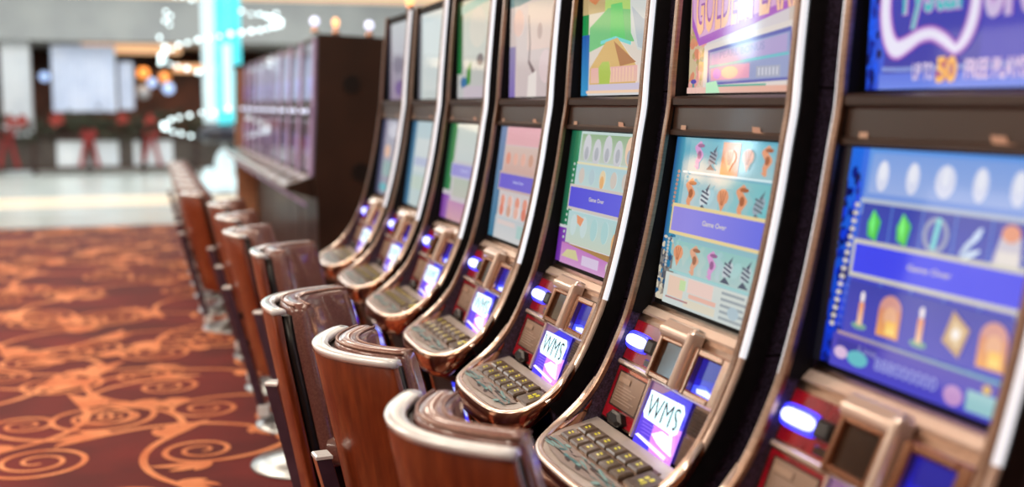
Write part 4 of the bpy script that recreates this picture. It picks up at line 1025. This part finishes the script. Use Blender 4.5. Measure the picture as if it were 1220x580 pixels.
def leaf(x, y, th, ln, w, cu):
    P, W = [], []
    for i in range(9):
        q = i / 8; a = th + cu * q
        P.append((x, y)); W.append(w * (math.sin(PI * min(1, q * .95 + .05)) ** .7) * (1.15 - .4 * q) + .002)
        x += math.cos(a) * ln / 8; y += math.sin(a) * ln / 8
    ribbon(P, W)
def curl(x, y, a, s, R0, turns, w0, w1, n):
    """spiral winding in from (x, y), first heading along a; s is the turning sense"""
    cx, cy = x + math.cos(a + s * PI / 2) * R0, y + math.sin(a + s * PI / 2) * R0
    P, W = [], []
    for i in range(n):
        q = i / (n - 1); r = R0 * (1 - .88 * q ** .9); th = a - s * PI / 2 + s * q * 2 * PI * turns
        P.append((cx + r * math.cos(th), cy + r * math.sin(th))); W.append(w0 + (w1 - w0) * q)
    ribbon(P, W)
def arc(x, y, a, r, s, ang, w0, w1):
    n = max(6, int(abs(ang) / .12)); P, W = [(x, y)], [w0]
    for i in range(n):
        a += s * ang / n; x += math.cos(a) * r * ang / n; y += math.sin(a) * r * ang / n
        P.append((x, y)); W.append(w0 + (w1 - w0) * (i + 1) / n)
    ribbon(P, W); return x, y, a
def tuft(x, y, a, s, k):
    for d, ln in ((.25, 1.0), (.75, .8), (1.3, .55)): leaf(x, y, a + s * d, k * ln, k * .115, -s * .7)
def scroll(cx, cy, k, ph, s):
    # long S-shaped stem, a spiral at either end, leaf tufts at the joints
    x, y, a = cx, cy, ph
    curl(x, y, a + PI, -s, k * .66, 2.5, .017, .009, 80)
    x, y, a = arc(x, y, a, k * 1.45, -s, 1.35, .017, .020); tuft(x, y, a, s, k * .8)
    x, y, a = arc(x, y, a, k * 1.1, s, 1.6, .020, .016); tuft(x, y, a, -s, k * .62)
    curl(x, y, a, s, k * .46, 2.0, .016, .008, 56)
    tuft(cx, cy, ph + PI, s, k * .6)
row = 0; yy = 2.8
while yy < 16.5:
    xx = -4.9 + (row % 2) * .54
    while xx < 1.6:
        scroll(xx + rn.uniform(-.12, .12), yy + rn.uniform(-.12, .12), rn.uniform(.38, .48), rn.choice((.3, 2.8, 3.6, 5.9)) + rn.uniform(-.5, .5), rn.choice((1, -1)))
        xx += 1.08
    yy += .76; row += 1
b.flat = True
struct('floor', b)
b = MB('floorstone', 'metalstrip'); b.box(-14, 14, 16.6, 42, -.05, -.002); b.box(-9, 4.5, 16.56, 16.66, -.01, .006, 1); struct('floor_stone', b)
b = MB('lightpool'); b.f([(-14, 19.6, .001), (14, 20.4, .001), (14, 22.6, .001), (-14, 21.6, .001)], 0); b.flat = True; struct('floor_light_pool', b)  # pool of warm light painted on the stone as a cream strip
b = MB('ceil'); b.box(-14, 14, -4, 42, 5.0, 5.1); struct('ceiling', b)
b = MB('warmfill'); b.box(-6.8, .4, 2.0, 7.6, 4.985, 4.998); b.box(-6.8, .4, 9.0, 15.4, 4.985, 4.998); struct('ceiling_added_warm_glow', b)  # glowing panels added overhead for warm room light and glints
b = MB('coolfill'); b.box(-9, 9, 17.5, 30, 4.985, 4.998); struct('ceiling_added_cool_glow', b)  # cool glowing panel added to brighten reflections from the hall
b = MB('wall'); b.box(4.5, 4.6, -4, 17, 0, 5.0); struct('wall_right', b)
b = MB('wall'); b.box(-9.1, -9.0, -4, 17, 0, 5.0); struct('wall_left', b)
b = MB('addedglow')  # invented glow panels on the unseen left wall, for screen haze and glints
for y in (-1.5, 2.5, 6.5, 10.5, 14): b.box(-9, -8.97, y - 1.5, y + 1.5, .3, 3.2)
struct('added_glow_panel_1', b)
b = MB('wall'); b.box(-9.1, 4.6, -4.1, -4.0, 0, 5.0); struct('wall_rear', b)
b = MB('darkwall'); b.box(-14, 14, 36, 36.1, 0, 5.0); struct('wall_far', b)
b = MB('plaster'); b.box(-14, 14, 30.6, 31.0, 3.16, 4.22); struct('trim_soffit', b)
b = MB('warmcove'); b.box(-14, 14, 33.4, 33.5, 4.0, 5.0); struct('trim_cove', b)
b = MB('plaster'); b.box(-14, 14, 31.0, 36, 3.16, 3.2); struct('ceiling_shop', b)
b = MB('white'); b.box(-3.26, -2.62, 30.9, 31.4, 0, 3.16); struct('column', b)
b = MB('warmshop'); b.box(-1.45, .95, 31.6, 32.6, 2.94, 3.14); b.box(.8, 2.2, 33, 34, 2.5, 2.7); struct('trim_lightbox', b)
b = MB('darkwall'); b.box(-14, 14, 33.8, 33.9, 0, 2.6); struct('wall_shop', b)

# ------------------------------------------------------------------ ceiling lights
def area(x, y, z, sx, sy, power, col, rot=(0, 0, 0)):
    l = bpy.data.lights.new('ceiling_area', 'AREA'); l.shape = 'RECTANGLE'; l.size = sx; l.size_y = sy; l.energy = power; l.color = col
    o = bpy.data.objects.new('ceiling_area', l); COL.objects.link(o); o.location = (x, y, z); o.rotation_euler = rot; return o
for y in (.5, 4.5, 8.5, 12.5):
    for x in (-5.5, -1.4):
        area(x, y, 4.96, 1.6, 1.6, 125, (1, .86, .70))
    area(2.9, y, 4.96, .8, 1.6, 40, (1, .80, .62))
for x in (-6, -1, 4): area(x, 21, 4.94, 3, 3, 110, (1, .97, .92)); area(x, 27, 4.94, 3, 3, 95, (1, .97, .92))
for x in (-6, 0, 6): area(x, 32.5, 3.1, 2, .8, 40, (1, .75, .5))

w = bpy.data.worlds.new('hall'); SC.world = w; w.use_nodes = True
w.node_tree.nodes['Background'].inputs[0].default_value = (.9, .75, .65, 1); w.node_tree.nodes['Background'].inputs[1].default_value = .3

# ------------------------------------------------------------------ camera
cd = bpy.data.cameras.new('camera'); cam = bpy.data.objects.new('camera', cd); COL.objects.link(cam)
cd.sensor_width = 36; cd.lens = 1400 / 1220 * 36; cd.clip_start = .05; cd.clip_end = 200
yaw, pitch = .3013, .1174
cam.location = (0, 0, EYE)
cam.rotation_euler = (PI / 2 - pitch, 0, -yaw)
cd.dof.use_dof = True; cd.dof.focus_distance = 3.2; cd.dof.aperture_fstop = 1.25; cd.dof.aperture_blades = 9
SC.camera = cam
SC.view_settings.view_transform = 'Standard'; SC.view_settings.look = 'None'; SC.view_settings.exposure = 0.0
SC.cycles.use_denoising = True
SC.cycles.max_bounces = 8
SC.cycles.sample_clamp_indirect = 6
